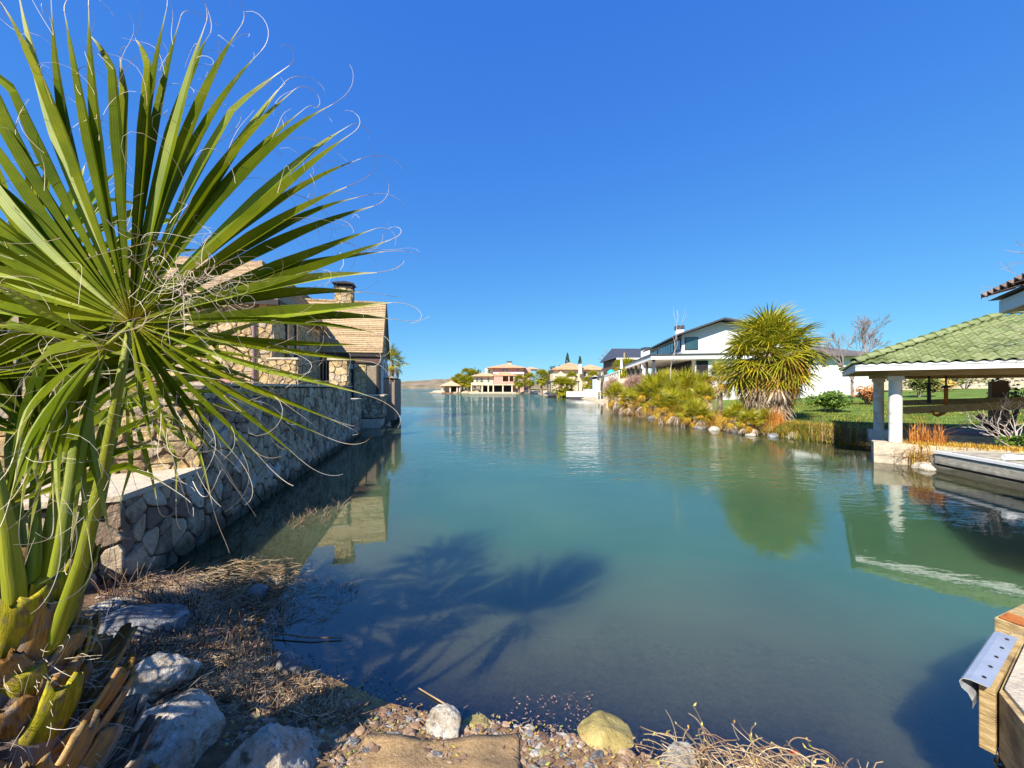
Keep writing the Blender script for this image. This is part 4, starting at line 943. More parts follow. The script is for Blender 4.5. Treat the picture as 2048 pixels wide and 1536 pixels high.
def far_palm(px_, py_top, Y_, s_, label, ztrunk=None, group='palms around the far villas'):
    x_ = pxx(px_, Y_); zt = pz(py_top, Y_); zg = max(.3, hz(x_, Y_)) if hz(x_, Y_) > 0 else .3
    t = empty('far_palm', label, 'palm tree', (x_, Y_, zg), 0, group); rg = random.Random(int(px_ * 7)); h_ = max(.6, zt - zg - 1.2 * s_)
    mb = MB(); mb.tube([(0, 0, -.2), (0, 0, h_ * .5), (.05, 0, h_)], [.22 * s_, .18 * s_, .16 * s_], 7); mb.build('trunk', M_trunk, t)
    mb = MB()
    for i in range(46):
        e = R(85 - 150 * i / 46); a = i * 2.4; ln = 1.3 * s_
        D = Vector((math.cos(a) * math.cos(e), math.sin(a) * math.cos(e), math.sin(e))); S_ = Vector((-math.sin(a), math.cos(a), 0)); U_ = D.cross(S_)
        h0 = Vector((.05, 0, h_)); hub = h0 + D * ln * .5
        for k in range(9):
            b = R(-80 + 20 * k); v_ = (D * math.cos(b) + S_ * math.sin(b)); tip = hub + v_ * ln * .62 + Vector((0, 0, -.2 * s_ * rg.uniform(.4, 1.5)))
            sd_ = v_.cross(U_).normalized() * .07 * s_; md = hub.lerp(tip, .5) + U_ * .0
            mb.add([hub, md + sd_, tip, md - sd_], [(0, 1, 2, 3)], [(0, 0), (0, .5), (0, 1), (1, .5)])
    mb.build('crown', M_fan, t); return t
for k, (px_, py_, Y_, s_) in enumerate([(906, 753, 152, 1.8), (917, 746, 156, 1.9), (932, 735, 160, 2.2), (925, 750, 150, 1.9), (944, 737, 158, 2.3), (938, 752, 149, 2.0), (962, 752, 146, 1.7)]):
    far_palm(px_, py_, Y_, s_, ['leftmost palm crown next to the boathouse roof', 'second palm crown right of the boathouse roof', 'tallest dark palm left of the pink villa', 'low palm in the cluster left of the pink villa',
             'tall palm touching the pink villa roof', 'bushy palm in front of the left cluster', 'thin palm in front of the villa balcony'][k])
far_palm(1038, 748, 137, 2.0, 'palm standing before the pink villa right corner'); far_palm(1059, 744, 136, 2.1, 'rounded palm just right of the pink villa')
far_palm(1083, 737, 120, 2.2, 'tall slim palm between the two tiled houses'); far_palm(1121, 751, 84, 2.1, 'dense round palm in front of the covered boat dock')
far_palm(1133, 754, 86, 1.9, 'lower palm merging with the round one at the boat dock'); far_palm(1143, 742, 100, 1.6, 'bluish palm in front of the tiled house'); far_palm(1186, 740, 98, 1.6, 'palm before the right half of the tiled house')
far_palm(1176, 751, 92, 1.5, 'small palm below the tiled house eaves'); far_palm(1254, 714, 56, 1.45, 'palm on the terrace under the dark gabled house'); far_palm(1237, 718, 60, 1.0, 'small palm at the terrace left end')
tree(pxx(950, 175), 175, pz(733, 175), 5, 'bare looking tree behind the pink villa left roof', M_oak)
tree(pxx(925, 172), 172, pz(745, 172), 5.5, 'dark bushy tree behind the left palm cluster', M_oak)
tree(pxx(1112, 150), 150, pz(728, 150), 4.5, 'dark tree left of the tiled house roof', M_cypress)
tree(pxx(1095, 150), 150, pz(742, 150), 5, 'low tree between the pink villa and the tiled house', M_oak)
def cypress(px_, py_, Y_, w_, label):
    x_ = pxx(px_, Y_); zt = pz(py_, Y_); t = empty('cypress', label, 'cypress tree', (x_, Y_, 1), 0, 'cypress tips above the tiled roof'); mb = MB(); rg = random.Random(int(px_))
    for i in range(420):
        u = rg.random() ** .7; z_ = (zt - 1) * u; rr = w_ * (1 - u) * rg.uniform(.5, 1) + .05; a = rg.uniform(0, 6.28); p = Vector((math.cos(a) * rr, math.sin(a) * rr, z_))
        mb.add([p, p + Vector((math.cos(a) * .25, math.sin(a) * .25, .4)), p + Vector((.15 * math.sin(a), .15, .9))], [(0, 1, 2)])
    mb.build('crown', M_cypress, t); mb = MB(); mb.tube([(0, 0, 0), (0, 0, zt - 2)], [.3, .05], 6); mb.build('trunk', M_bark, t)
cypress(1135, 709, 128, 2.6, 'taller pointed cypress rising behind the tiled roof'); cypress(1160, 716, 128, 2.4, 'shorter pointed cypress behind the tiled roof')

def branching(mb, p, d, L_, r, depth, rg, spread=.55, up=.1, n=3, minr=.004, sides=5):
    q_ = p + d * L_ * .55 + Vector((rg.uniform(-1, 1), rg.uniform(-1, 1), rg.uniform(-1, 1))) * L_ * .06; e_ = p + d * L_ + Vector((rg.uniform(-1, 1), rg.uniform(-1, 1), rg.uniform(-1, 1))) * L_ * .08
    mb.tube([p, q_, e_], [r, r * .82, r * .66], sides if r > .01 else 3, cap=False)
    if depth == 0: return
    for k in range(n):
        v = Vector((rg.gauss(0, 1), rg.gauss(0, 1), rg.gauss(0, 1))).normalized()
        nd = (d + v * spread + Vector((0, 0, up))).normalized(); st = e_ if k == 0 else p.lerp(e_, rg.uniform(.45, .95))
        branching(mb, st, nd, L_ * rg.uniform(.62, .85), max(minr, r * .58), depth - 1, rg, spread, up, n, minr, sides)
def bare_tree(name, label, x_, y_, zg, L_, r, depth, m, seed, n=3, spread=.5, up=.12, minr=.006, cat='bare tree', group=None, stems=1, buds=0):
    t = empty(name, label, cat, (x_, y_, zg), 0, group); rg = random.Random(seed)
    mb = MB()
    for s_ in range(stems):
        dd = Vector((rg.uniform(-.5, .5), rg.uniform(-.5, .5), 1)).normalized() if stems > 1 else Vector((0, 0, 1))
        branching(mb, Vector((rg.uniform(-.15, .15) * (stems > 1), rg.uniform(-.15, .15) * (stems > 1), -.1)), dd, L_, r, depth, rg, spread, up, n, minr)
    mb.build('branches', m, t)
    if buds:
        zs = [v[2] for v in mb.v]; zm = max(zs); rg2 = random.Random(seed + 1); vv = [v for v in mb.v if v[2] > .25 * zm]; mb = MB()
        for _ in range(buds):
            p = Vector(vv[rg2.randrange(len(vv))]); a = Vector((rg2.gauss(0, 1), rg2.gauss(0, 1), rg2.gauss(0, 1))).normalized(); b = a.orthogonal() * .5; mb.add([p - a * .04, p + b * .04, p + a * .05, p - b * .04], [(0, 1, 2, 3)])
        tag(mb.build('seed_heads', M_twig, t), kind='stuff')
    return t
bare_tree('bare_tree', 'leafless tree in front of the lawn house', 23.0, 26, 1.6, 1.75, .10, 6, M_bark, 5, 3, .55, .15, .010)
bare_tree('bare_tree', 'distant leafless tree left of the dark gabled house', pxx(1225, 100), 100, 4, 2.6, .2, 5, M_bark, 6, 3, .6, .2, .03)
for k, (px_, Y_, s_) in enumerate([(1240, 42, 1.3), (1272, 37, 1.35), (1318, 34.0, 1.3), (1350, 33, 1.2)]):
    bare_tree('bare_shrub', ['pinkish leafless shrub at the left end of the far bank', 'dense pinkish leafless shrub above the golden palmetto', 'leafless shrub under the white house porch', 'leafless shrub before the white house end wall'][k],
              pxx(px_, Y_), Y_, hz(pxx(px_, Y_), Y_), .80 * s_, .03, 5, M_twig, 40 + k, 4, .65, .05, .010, 'shrub', 'leafless shrubs on the far bank', 10, 700)
bare_tree('bare_sapling', 'thin pale leaning sapling in front of the white house', pxx(1345, 24.5), 24.5, .6, 2.6, .03, 3, M_palebark, 60, 2, .3, .3, .008, 'sapling')
# white-barked shrub by the pavilion
t = empty('white_twig_shrub', 'pale leafless shrub spreading over the dock at the right edge', 'shrub', (12.1, 9.2, .5)); rg = random.Random(31); mb = MB()
for k in range(7):
    a = R(140 + rg.uniform(-80, 80)); branching(mb, Vector((rg.uniform(-.1, .1), rg.uniform(-.1, .1), 0)), Vector((math.cos(a) * .9, math.sin(a) * .4, rg.uniform(.3, 1.4))).normalized(), .50, .018, 4, rg, .75, .05, 2, .0055)
mb.build('branches', M_palebark, t)
# overhanging bare branch, upper right
t = empty('bare_branch_tree', 'leafless tree whose thin twigs reach in at the right edge above the tiled roof', 'bare tree', (12.5, 7.6, .5)); rg = random.Random(77); mb = MB()
mb.tube([(0, 0, -.2), (0, .05, 2.2), (-.1, .1, 4.0)], [.12, .10, .06], 8)
for k in range(6): branching(mb, Vector((-.1, .1, 2.6 + k * .25)), Vector((-1, rg.uniform(-.2, .3), rg.uniform(.05, .5))).normalized(), .75, .02, 4, rg, .45, .0, 2, .005)
mb.build('branches', M_bark, t)

def bush(px_, Y_, r, rz_, label, m=M_bush, n=900, seed=1, name='bush', s=.07):
    x_ = pxx(px_, Y_); zg = hz(x_, Y_); t = empty(name, label, 'bush', (x_, Y_, zg)); rg = random.Random(seed); mb = MB()
    for k in range(14):
        a = rg.uniform(0, 6.28); q_ = rg.uniform(.1, .75) * r; leaf_cloud(mb, (math.cos(a) * q_, math.sin(a) * q_, rz_ * rg.uniform(.35, .72)), (r * .38, r * .38, rz_ * .3), n // 14, s, rg)
    mb.build('foliage', m, t); mb = MB()
    for k in range(6):
        a = rg.uniform(0, 6.28); mb.tube([(0, 0, -.1), (math.cos(a) * r * .5, math.sin(a) * r * .5, rz_ * .6)], [.03, .01], 5)
    mb.build('stems', M_bark, t)
bush(1658, 20.5, 1.05, 1.25, 'rounded green bush on the lawn right of the big palm', seed=4, n=2600)
bush(1735, 23, .8, 1.2, 'reddish brown bush behind the pavilion columns', mat('russet_leaf', [(.25,.07,.03),(.42,.16,.05),(.5,.3,.1)], .7, 2, vary=.5), 1200, 5)
bush(1838, 26, 1.0, 1.9, 'dark green shrub seen between pavilion column and swing rod', M_oak, 1400, 6, s=.09)
bush(1870, 30, 1.2, 1.2, 'orange leafed shrub by the garden wall', M_yleaf, 900, 7, s=.08)
bush(1930, 31, 1.6, 1.6, 'olive shrub by the garden wall', M_oak, 900, 8, s=.09)
bush(2020, 12.5, .55, 2.3, 'light green small leaved shrub inside the pavilion post', M_bush, 900, 9, s=.05)
bush(2036, 9.3, .45, .55, 'small green shrub on the curb at the right edge', M_bush, 500, 10, s=.04)
tree(pxx(1812, 40), 40, 4.6, 1.8, 'small leafy tree behind the pavilion column', M_oak, group='small trees behind the lawn')
tree(pxx(2000, 42), 42, 5.0, 2.4, 'small leafy tree behind the garden wall', M_oak, group='small trees behind the lawn')

# ------------------------------------------------------------------ pavilion
GA = Vector((10.3, 10.33, 0)); pu = Vector((.62, .785, 0)).normalized(); qu = Vector((pu.y, -pu.x, 0))
GR = math.atan2(qu.y, qu.x)   # local x = q (to the right), local y = p (back)
pv = empty('pavilion', 'waterside pavilion with a green tiled hip roof on round white columns', 'pavilion', GA, GR)
PX, PYd = 9.0, 4.9   # column grid size
e0x, e0y, e1x, e1y = -.85, -.85, PX + .85, PYd + .85
EZ2, sl_ = 2.62, .417
yr = (e0y + e1y) / 2; rz2 = EZ2 + (yr - e0y) * sl_; hwid = yr - e0y
def col(x_, y_, z0, z1, r, m=M_concrete):
    mb = MB(); mb.tube([(x_, y_, z0), (x_, y_, z0 + .02), (x_, y_, z1)], [r, r, r], 28); mb.build('column', m, pv, smooth=False)
    mb = MB(); mb.box((x_ - r - .02, y_ - r - .02, z1 + .002), (x_ + r + .02, y_ + r + .02, z1 + .12)); mb.build('column_capital', M_concrete, pv)
col(0, 0, .55, 2.20, .135); col(0, 3.5, .57, 2.20, .135)
mb = MB(); mb.box((2.40, 3.2, .4), (2.72, 3.52, 2.2)); mb.build('square_post', M_brownwood, pv)
mb = MB(); mb.box((5.8, 3.2, .4), (6.2, 3.6, 2.2)); mb.build('square_post', M_brownwood, pv)
col(6.5, 0, .55, 2.20, .135)
mb = MB(); mb.box((-.28, 3.2, -.6), (.28, 3.85, .57)); mb.build('column_footing', M_concrete, pv)
# beams, soffit, fascia
mb = MB(); mb.box((-.15, -.14, 2.325), (PX, .14, 2.50)); mb.build('eave_beam', M_oldwood, pv)
mb = MB(); mb.box((-.14, .142, 2.325), (.14, PYd, 2.50)); mb.build('eave_beam', M_oldwood, pv)
mb = MB(); mb.box((.15, PYd - 1.55, 2.30), (PX, PYd - 1.35, 2.48)); mb.build('eave_beam', M_oldwood, pv)
mb = MB(); mb.box((e0x + .05, e0y + .05, 2.505), (e1x - .05, e1y - .05, 2.54)); mb.build('soffit', M_oldwood, pv)
for (a, b) in (((e0x, e0y, 2.45), (e1x, e0y + .045, EZ2)), ((e0x, e0y + .047, 2.45), (e0x + .045, e1y, EZ2)), ((e0x + .047, e1y - .045, 2.45), (e1x, e1y, EZ2))):
    mb = MB(); mb.box(a, b); mb.build('fascia', M_white, pv)
mb = MB(); mb.box((e0x - .02, e0y - .02, EZ2 - .045), (e1x, e0y - .002, EZ2 + .01)); mb.box((e0x - .02, e0y, EZ2 - .045), (e0x - .002, e1y, EZ2 + .01)); mb.build('fascia_trim', M_white, pv)
# roof deck
mb = MB(); mb.add([(e0x, e0y, EZ2), (e1x, e0y, EZ2), (e1x, e1y, EZ2), (e0x, e1y, EZ2), (e0x + hwid, yr, rz2), (e1x - hwid, yr, rz2)], [(0, 1, 5, 4), (1, 2, 5), (2, 3, 4, 5), (3, 0, 4), (3, 2, 1, 0)])
mb.build('roof_deck', M_darktrim, pv)
def tile_mesh(name, m, tw=.30, tl=.36, amp=.024):
    mb = MB(); nx = 10; vs = []; uv = []
    for (v_, h_) in ((0, .05), (tl + .05, .012)):
        for i in range(nx + 1):
            u_ = i / nx; vs.append((u_ * tw, v_, h_ + amp * math.sin(u_ * 2 * math.pi - 1.2) + amp)); uv.append((0, 0))
    for i in range(nx + 1):
        u_ = i / nx; vs.append((u_ * tw, 0, .022 + amp * math.sin(u_ * 2 * math.pi - 1.2) + amp)); uv.append((0, 0))
    fs = [(i, i + 1, nx + 2 + i, nx + 1 + i) for i in range(nx)] + [(2 * nx + 2 + i, 2 * nx + 3 + i, i + 1, i) for i in range(nx)]
    mb.add(vs, fs, uv)
    me = bpy.data.meshes.new(name); me.from_pydata(mb.v, [], mb.f); me.update(); me.materials.append(m); me.polygons.foreach_set('use_smooth', [True] * len(me.polygons)); return me
def tile_roof(parent, me, O, U, S, tri_w, rise_len, tw, tl, hip0=True, hip1=True, cap=300, keep=None, name='roof_tile', rg=random.Random(2)):
    O, U, S = Vector(O), Vector(U).normalized(), Vector(S).normalized(); Nn = U.cross(S)
    if Nn.z < 0: Nn = -Nn
    B = Matrix((U, S, Nn)).transposed().to_4x4(); cand = []
    nrow = int(rise_len / tl)
    for r_ in range(nrow + 1):
        s0 = r_ * tl; hor = s0
        kf = s0 * (U.length) ; run = s0 * math.hypot(S.x, S.y)
        lo = run if hip0 else 0; hi = tri_w - (run if hip1 else 0)
        i0 = int(math.floor(lo / tw)); i1 = int(math.ceil(hi / tw))
        for i in range(i0, i1):
            cand.append((O + U * (i * tw) + S * (s0 - .05) + Nn * .005, r_, i))
    if keep: cand.sort(key=keep)
    rest = MB()
    vsrc = [v.co.copy() for v in me.vertices]; fsrc = [tuple(p.vertices) for p in me.polygons]
    for k, (loc, r_, i) in enumerate(cand):
        if k < cap:
            o = bpy.data.objects.new(name, me); C.objects.link(o); o.parent = parent
            o.matrix_local = Matrix.Translation(loc + Nn * rg.uniform(-.003, .006)) @ B
        else:
            Mx = Matrix.Translation(loc) @ B; rest.add([Mx @ v for v in vsrc], fsrc)
    if rest.v: tag(rest.build('more_roof_tiles', me.materials[0], parent), kind='stuff')
TW, TL = .21, .225
tm = tile_mesh('green_roof_tile', M_green_tile, TW, TL)
sv = Vector((0, hwid, rz2 - EZ2)); Lsv = sv.length
mb_keep = lambda c: (c[0] - Vector((2.2, 0, 3))).length
tile_roof(pv, tm, (e0x, e0y, EZ2), Xp, sv, e1x - e0x, Lsv, TW, TL, True, True, 295, keep=mb_keep)
side = MB()
tile_roof(pv, tm, (e0x, e1y, EZ2), (0, -1, 0), Vector((hwid, 0, rz2 - EZ2)), e1y - e0y, Lsv, TW, TL, True, True, 0)
# hip and ridge caps
def half_tile(name, m, L_=.42, r=.11):
    mb = MB(); n = 8; vs = []
    for (v_, rr, dz) in ((0, r, .03), (L_, r * .86, 0)):
        for i in range(n + 1):
            th_ = math.pi * i / n; vs.append((v_, math.cos(th_) * rr, math.sin(th_) * rr + dz))
    for i in range(n + 1):
        th_ = math.pi * i / n; vs.append((0, math.cos(th_) * r * .85, math.sin(th_) * r * .8 + .02))
    fs = [(i, n + 1 + i, n + 2 + i, i + 1) for i in range(n)] + [(2 * n + 2 + i, i, i + 1, 2 * n + 3 + i) for i in range(n)]
    mb.add(vs, fs); me = bpy.data.meshes.new(name); me.from_pydata(mb.v, [], mb.f); me.update(); me.materials.append(m); me.polygons.foreach_set('use_smooth', [True] * len(me.polygons)); return me
hm = half_tile('green_hip_tile', M_green_tile, .40, .11)
def caps(parent, me, p0, p1, step, name='hip_tile'):
    p0, p1 = Vector(p0), Vector(p1); d_ = (p1 - p0); n = int(d_.length / step); d_.normalize(); s_ = Vector((-d_.y, d_.x, 0)).normalized(); u_ = d_.cross(s_)
    B = Matrix((d_, s_, u_)).transposed().to_4x4()
    for i in range(n):
        o = bpy.data.objects.new(name, me); C.objects.link(o); o.parent = parent; o.matrix_local = Matrix.Translation(p0 + d_ * i * step) @ B
caps(pv, hm, (e0x - .03, e0y - .03, EZ2 + .06), (e0x + hwid, yr, rz2 + .07), .36)
caps(pv, hm, (e0x - .03, e1y + .03, EZ2 + .06), (e0x + hwid, yr, rz2 + .07), .36)
caps(pv, hm, (e0x + hwid, yr, rz2 + .06), (e1x - hwid, yr, rz2 + .06), .36, 'ridge_tile')
# curb under the front columns
cb = empty('pavilion_curb', 'low golden stone curb under the front pavilion column', 'curb', GA, GR)
rg = random.Random(15); xx = -.45
while xx < 8:
    L_ = rg.uniform(.5, .9)
    for r_ in range(3):
        o_ = rg.uniform(0, .02); mb = MB(); mb.box((xx + o_, -.30 + rg.uniform(-.012, .012), -.5 + r_ * .35), (xx + L_ - .012, .28, -.5 + (r_ + 1) * .35 - .012)); mb.build('curb_stone', M_cap, cb)
    xx += L_
# deck floor + rail + boat lift rods
pf = empty('pavilion_floor', 'shaded grey deck slab under the pavilion roof', 'deck', GA, GR)
mb = MB(); mb.box((1.0, 2.2, .30), (8.5, 2.5, .62)); mb.build('deck_edge', M_greywood, pf)
mb = MB(); mb.box((1.0, 2.52, .30), (8.5, 5.6, .60)); mb.build('deck_top', M_brownwood, pf)
for (label, px0, py0, px1, py1, Ya, Yb_, hh_, dd_) in (('upper dark timber rail across the pavilion', 1806, 811, 2060, 805, 12.6, 10.9, .17, .08), ('lower olive timber rail across the pavilion', 1806, 828, 2060, 817, 12.2, 10.5, .22, .06)):
    a = at(px0, py0, Ya); b = at(px1, py1, Yb_); d_ = (b - a).normalized(); n_ = Vector((-d_.y, d_.x, 0)).normalized(); mb = MB()
    vs = [a - n_ * dd_, b - n_ * dd_, b + n_ * dd_, a + n_ * dd_]; vs = vs + [v + Vector((0, 0, hh_)) for v in vs]
    mb.add(vs, [(3, 2, 1, 0), (4, 5, 6, 7), (0, 1, 5, 4), (1, 2, 6, 5), (2, 3, 7, 6), (3, 0, 4, 7)])
    o = mb.build('timber_rail', M_oldwood); tag(o, label, 'rail', 'timber rails of the pavilion')
def rod(px_, y0, y1, Y_, label):
    a = at(px_, y0, Y_); b = at(px_, y1, Y_); t = empty('lift_rod', label, 'hanging rod', b, 0, 'metal rods hanging from the pavilion beam'); L_ = a.z - b.z
    mb = MB(); mb.tube([(0, 0, 0), (0, 0, L_ * .55)], .045, 8); mb.build('sleeve', M_rust if px_ > 1870 else M_iron, t); mb = MB(); mb.tube([(0, 0, L_ * .55), (0, 0, L_)], .022, 8); mb.build('upper_rod', M_iron, t)
    mb = MB(); mb.box((-.06, -.06, L_ * .53), (.06, .06, L_ * .58)); mb.build('collar', M_iron, t)
    return t
rod(1858, 735, 806, 11.9, 'dark rod hanging at the left end of the pavilion beam'); t = rod(1892, 735, 822, 11.6, 'rusty rod with a bent bracket at its foot')
mb = MB(); mb.tube([(.0, 0, .02), (-.08, 0, -.06), (-.26, 0, -.14), (-.36, 0, -.10), (-.42, 0, -.0)], [.05, .05, .045, .035, .04], 6); mb.build('bracket', M_rust, t)
t = empty('covered_motor', 'small black covered motor on the deck below the pavilion rails', 'motor', at(1966, 858, 10.9)); t.scale = (.6, .6, .6)
mb = MB(); mb.tube([(-.25, 0, .42), (-.22, 0, .52), (-.1, 0, .58), (.05, 0, .5), (.12, 0, .4)], [.03, .12, .15, .12, .03], 10); mb.build('cowl', M_black, t)
mb = MB(); mb.tube([(-.05, 0, .45), (.3, .05, .25), (.5, .1, .0)], [.06, .14, .12], 8); mb.build('shaft', M_black, t)

# ------------------------------------------------------------------ second roof, upper right
K = Vector((8.04, 6.5, 0)); eu = Vector((-.59, -.807, 0)).normalized(); ev = Vector((-eu.y, eu.x, 0)); ev = ev if ev.x > 0 else -ev
NR = math.atan2(eu.y, eu.x)
nb = empty('boathouse_roof', 'corner of a brown tiled roof with white fascia jutting in at upper right', 'roof', (6.18, 5.0, .46), NR); nb.scale = (.769, .769, .769)
ys = 1 if (Matrix.Rotation(NR, 3, 'Z') @ Vector((0, 1, 0))).dot(ev) > 0 else -1
mb = MB(); vs = [(0, 0, 3.46), (6, 0, 3.46), (6, ys * 4, 5.0), (0, ys * 4, 3.46)]
mb.add([(0, 0, 3.47), (6, 0, 3.47), (6, ys * 3, 4.7), (3, ys * 3, 4.7), (0, ys * 6, 3.47), (6, ys * 6, 3.47)], [(0, 1, 2, 3), (0, 3, 4), (3, 2, 5, 4), (0, 4, 5, 1)]); mb.build('roof_deck', M_darktrim, nb)
mb = MB(); a, b = sorted((ys * .10, ys * .14)); mb.box((.10, a, 3.24), (6, b, 3.44)); mb.build('fascia', M_white, nb)
mb = MB(); a, b = sorted((ys * .145, ys * 6)); mb.box((.10, a, 3.24), (.14, b, 3.44)); mb.build('fascia', M_white, nb)
mb = MB(); a, b = sorted((ys * .16, ys * 5.9)); mb.box((.16, a, 3.30), (5.9, b, 3.33)); mb.build('soffit', M_oldwood, nb)
mb = MB(); a, b = sorted((ys * .75, ys * .95)); mb.box((.8, a, 3.0), (5.9, b, 3.29)); mb.build('eave_beam', M_oldwood, nb)
for (x_, y_) in ((.9, .85), (3.6, .85), (.9, 5.2)):
    mb = MB(); mb.tube([(x_ + 2.0, ys * (y_ + .6), -1.4), (x_ + 2.0, ys * (y_ + .6), 3.3)], .15, 16); mb.build('column', M_concrete, nb)
tb = tile_mesh('brown_roof_tile', M_brown_tile, .24, .34, .035)
tile_roof(nb, tb, (0 if ys > 0 else 6, 0, 3.49), (ys, 0, 0), Vector((0, ys * 3, 1.23)), 6, 3.2, .24, .34, ys > 0, ys < 0, 300)

# ------------------------------------------------------------------ grey dock below the pavilion
c0 = Vector((10.15, 9.25, 0)); c1 = Vector((9.55, 5.2, 0)); dd = (c1 - c0).normalized(); DR = math.atan2(dd.y, dd.x); L_d = (c1 - c0).length
dkk = empty('timber_dock', 'grey timber bulkhead dock with a white cap edge and pipe on top', 'dock', c0, DR)  # local x along face towards the camera, +y away from water?
sgn = 1 if (Matrix.Rotation(DR, 3, 'Z') @ Vector((0, 1, 0))).x > 0 else -1
def dbox(name, m, x0, x1, y0, y1, z0, z1):
    a, b = sorted((sgn * y0, sgn * y1)); mb = MB(); mb.box((x0, a, z0), (x1, b, z1)); return mb.build(name, m, dkk)
x_ = 0
for (z0, z1, m_, off) in ((-.55, .14, M_greywood, .04), (.20, .42, M_greywood, .02)):
    x_ = 0
    for L_ in (2.6, 1.6): dbox('face_plank', m_, x_, x_ + L_ - .01, off, off + .12, z0, z1); x_ += L_
dbox('face_groove', M_brownwood, 0.01, L_d, .10, .16, -.5, .46)
dbox('white_edge', M_white, 0, L_d, -.01, .09, .44, .50)
for k in range(12): dbox('deck_plank', M_greywood, k * .34, k * .34 + .33, .095 if k else .095, 4.5 - (0 if k else 0), .47, .515 + (k % 3) * .002)
dbox('pier_end', M_greywood, -.10, -.005, .05, .6, -.6, .40)
t = empty('pvc_pipe', 'white plastic pipe with a collar lying on the grey dock', 'pipe', (0, 0, 0)); a = on_z(2012, 915, .58); b = a + Vector((1.2, -.22, 0))
mb = MB(); mb.tube([a, b], .05, 14); mb.build('tube', M_pvc, t); mb = MB(); mb.tube([a - (b - a).normalized() * .03, a + (b - a).normalized() * .14], .062, 14); mb.build('collar', M_pvc, t)

# ------------------------------------------------------------------ rocks
def rock(c, r, m, label, seed, group='rocks on the near shore', name='rock', sub=3, rough=.3, cat='rock'):
    import bmesh
    bm = bmesh.new(); bmesh.ops.create_icosphere(bm, subdivisions=sub + 1, radius=1)
    rg = np.random.RandomState(seed); ph = rg.rand(40) * 6.28
    planes = []
    for _ in range(9):
        n_ = Vector(rg.normal(size=3)).normalized(); planes.append((n_, .62 + .25 * rg.rand()))
    for v in bm.verts:
        p = v.co.copy()
        for n_, dd_ in planes:
            e_ = p.dot(n_) - dd_
            if e_ > 0: p -= n_ * e_ * .85
        f = 1
        for k in range(4):
            s_ = 1.6 * 1.9 ** k; f += rough * .5 / (1.6 ** k) * math.sin(p.x * s_ + ph[k]) * math.sin(p.y * s_ * 1.1 + ph[k + 5]) * math.sin(p.z * s_ * .9 + ph[k + 10] + p.x)
        f += rg.normal() * .008
        p *= f; v.co = Vector((p.x * r[0], p.y * r[1], p.z * r[2]))
    me = bpy.data.meshes.new(name); bm.to_mesh(me); bm.free(); me.materials.append(m); me.polygons.foreach_set('use_smooth', [True] * len(me.polygons))
    o = mkobj(name, me, None, c); o.rotation_euler = (0, 0, seed * 1.3); return tag(o, label, cat, group)
rock((-1.16, 1.84, -.04), (.36, .28, .38), M_rockw, 'big pale boulder at the bottom edge left of the tan sheet', 3, sub=5)
rock((-1.70, 1.82, .02), (.36, .28, .38), M_rockw, 'blue grey boulder partly in shade beside the palm trunk', 4, sub=5)
rock((-2.85, 2.95, .12), (.36, .26, .22), M_rockg, 'dark shaded boulder among the dead reeds', 5, sub=4)
rock((-4.05, 3.35, .22), (.40, .30, .30), M_rockg, 'flat grey rock against the end of the stone wall', 6, sub=4)
rock((-3.4, 3.25, .10), (.2, .16, .12), M_rockw, 'small pale rock behind the palm base', 8, sub=3)
rock((-.40, 2.24, .02), (.13, .10, .12), M_rockw, 'small jagged white rock standing in the shallows', 9, sub=4)
rock((-.22, 2.3, -.04), (.12, .09, .07), M_rocky, 'mossy stone half sunk right of the white rock', 19, sub=3)
rock((.56, 2.22, -.15), (.27, .20, .20), M_rocky, 'round yellow algae covered stone under the water', 10, sub=4)
rock((.16, 2.02, -.04), (.15, .16, .08), M_rocky, 'flat brownish stone beside the tan sheet', 11, sub=3)
rock((.78, 2.0, -.05), (.13, .1, .08), M_rocky, 'small algae stone right of the round yellow stone', 12, sub=3)
rock((.80, 1.80, .05), (.34, .12, .10), M_rockw, 'low pale rock cut by the bottom edge near the vines', 13, sub=4)
rock((-1.52, 2.62, .10), (.13, .07, .09), M_rockg, 'small lilac grey stone amid the dead reeds', 14, sub=3)
rock((-2.45, 3.7, .03), (.10, .08, .07), M_rockg, 'dark blue pebble at the foot of the stone wall', 15, sub=3)
rock((-2.2, 2.35, .22), (.26, .22, .12), M_rockw, 'white topped rock beside the dry leaf bases', 16, sub=4)
rg = random.Random(5); i = 0
RL = ['pale rock at the left end of the bank under the small palmetto', 'grey rock below the golden palmetto on the bank', 'pale rock under the low palmetto leaning over the water', 'grey rock at the foot of the wide yellow tipped palmetto',
      'pale rock left of the big fan palm at the waterline', 'grey rock under the left skirt of the big fan palm', 'pale rock right below the big fan palm trunk', 'grey rock beside the orange reeds at the waterline', 'pale rock where the green bank grass begins']
for (px_, py_) in ((1250, 824), (1300, 838), (1345, 845), (1395, 858), (1425, 862), (1470, 866), (1500, 874), (1545, 876), (1590, 878)):
    p = on_z(px_, py_, 0); s_ = rg.uniform(.22, .42)
    rock((p.x + .25, p.y + .35, .02), (s_ * .9, s_ * .7, s_ * .5), M_rockg if i % 2 else M_rockw, RL[i], 30 + i, 'rocks at the waterline of the far bank', 'bank_rock', 2); i += 1
p = on_z(1866, 940, 0); rock((p.x, p.y + .1, .02), (.35, .22, .16), M_rockw, 'flat pale rock at the corner of the grey dock', 50, sub=3)

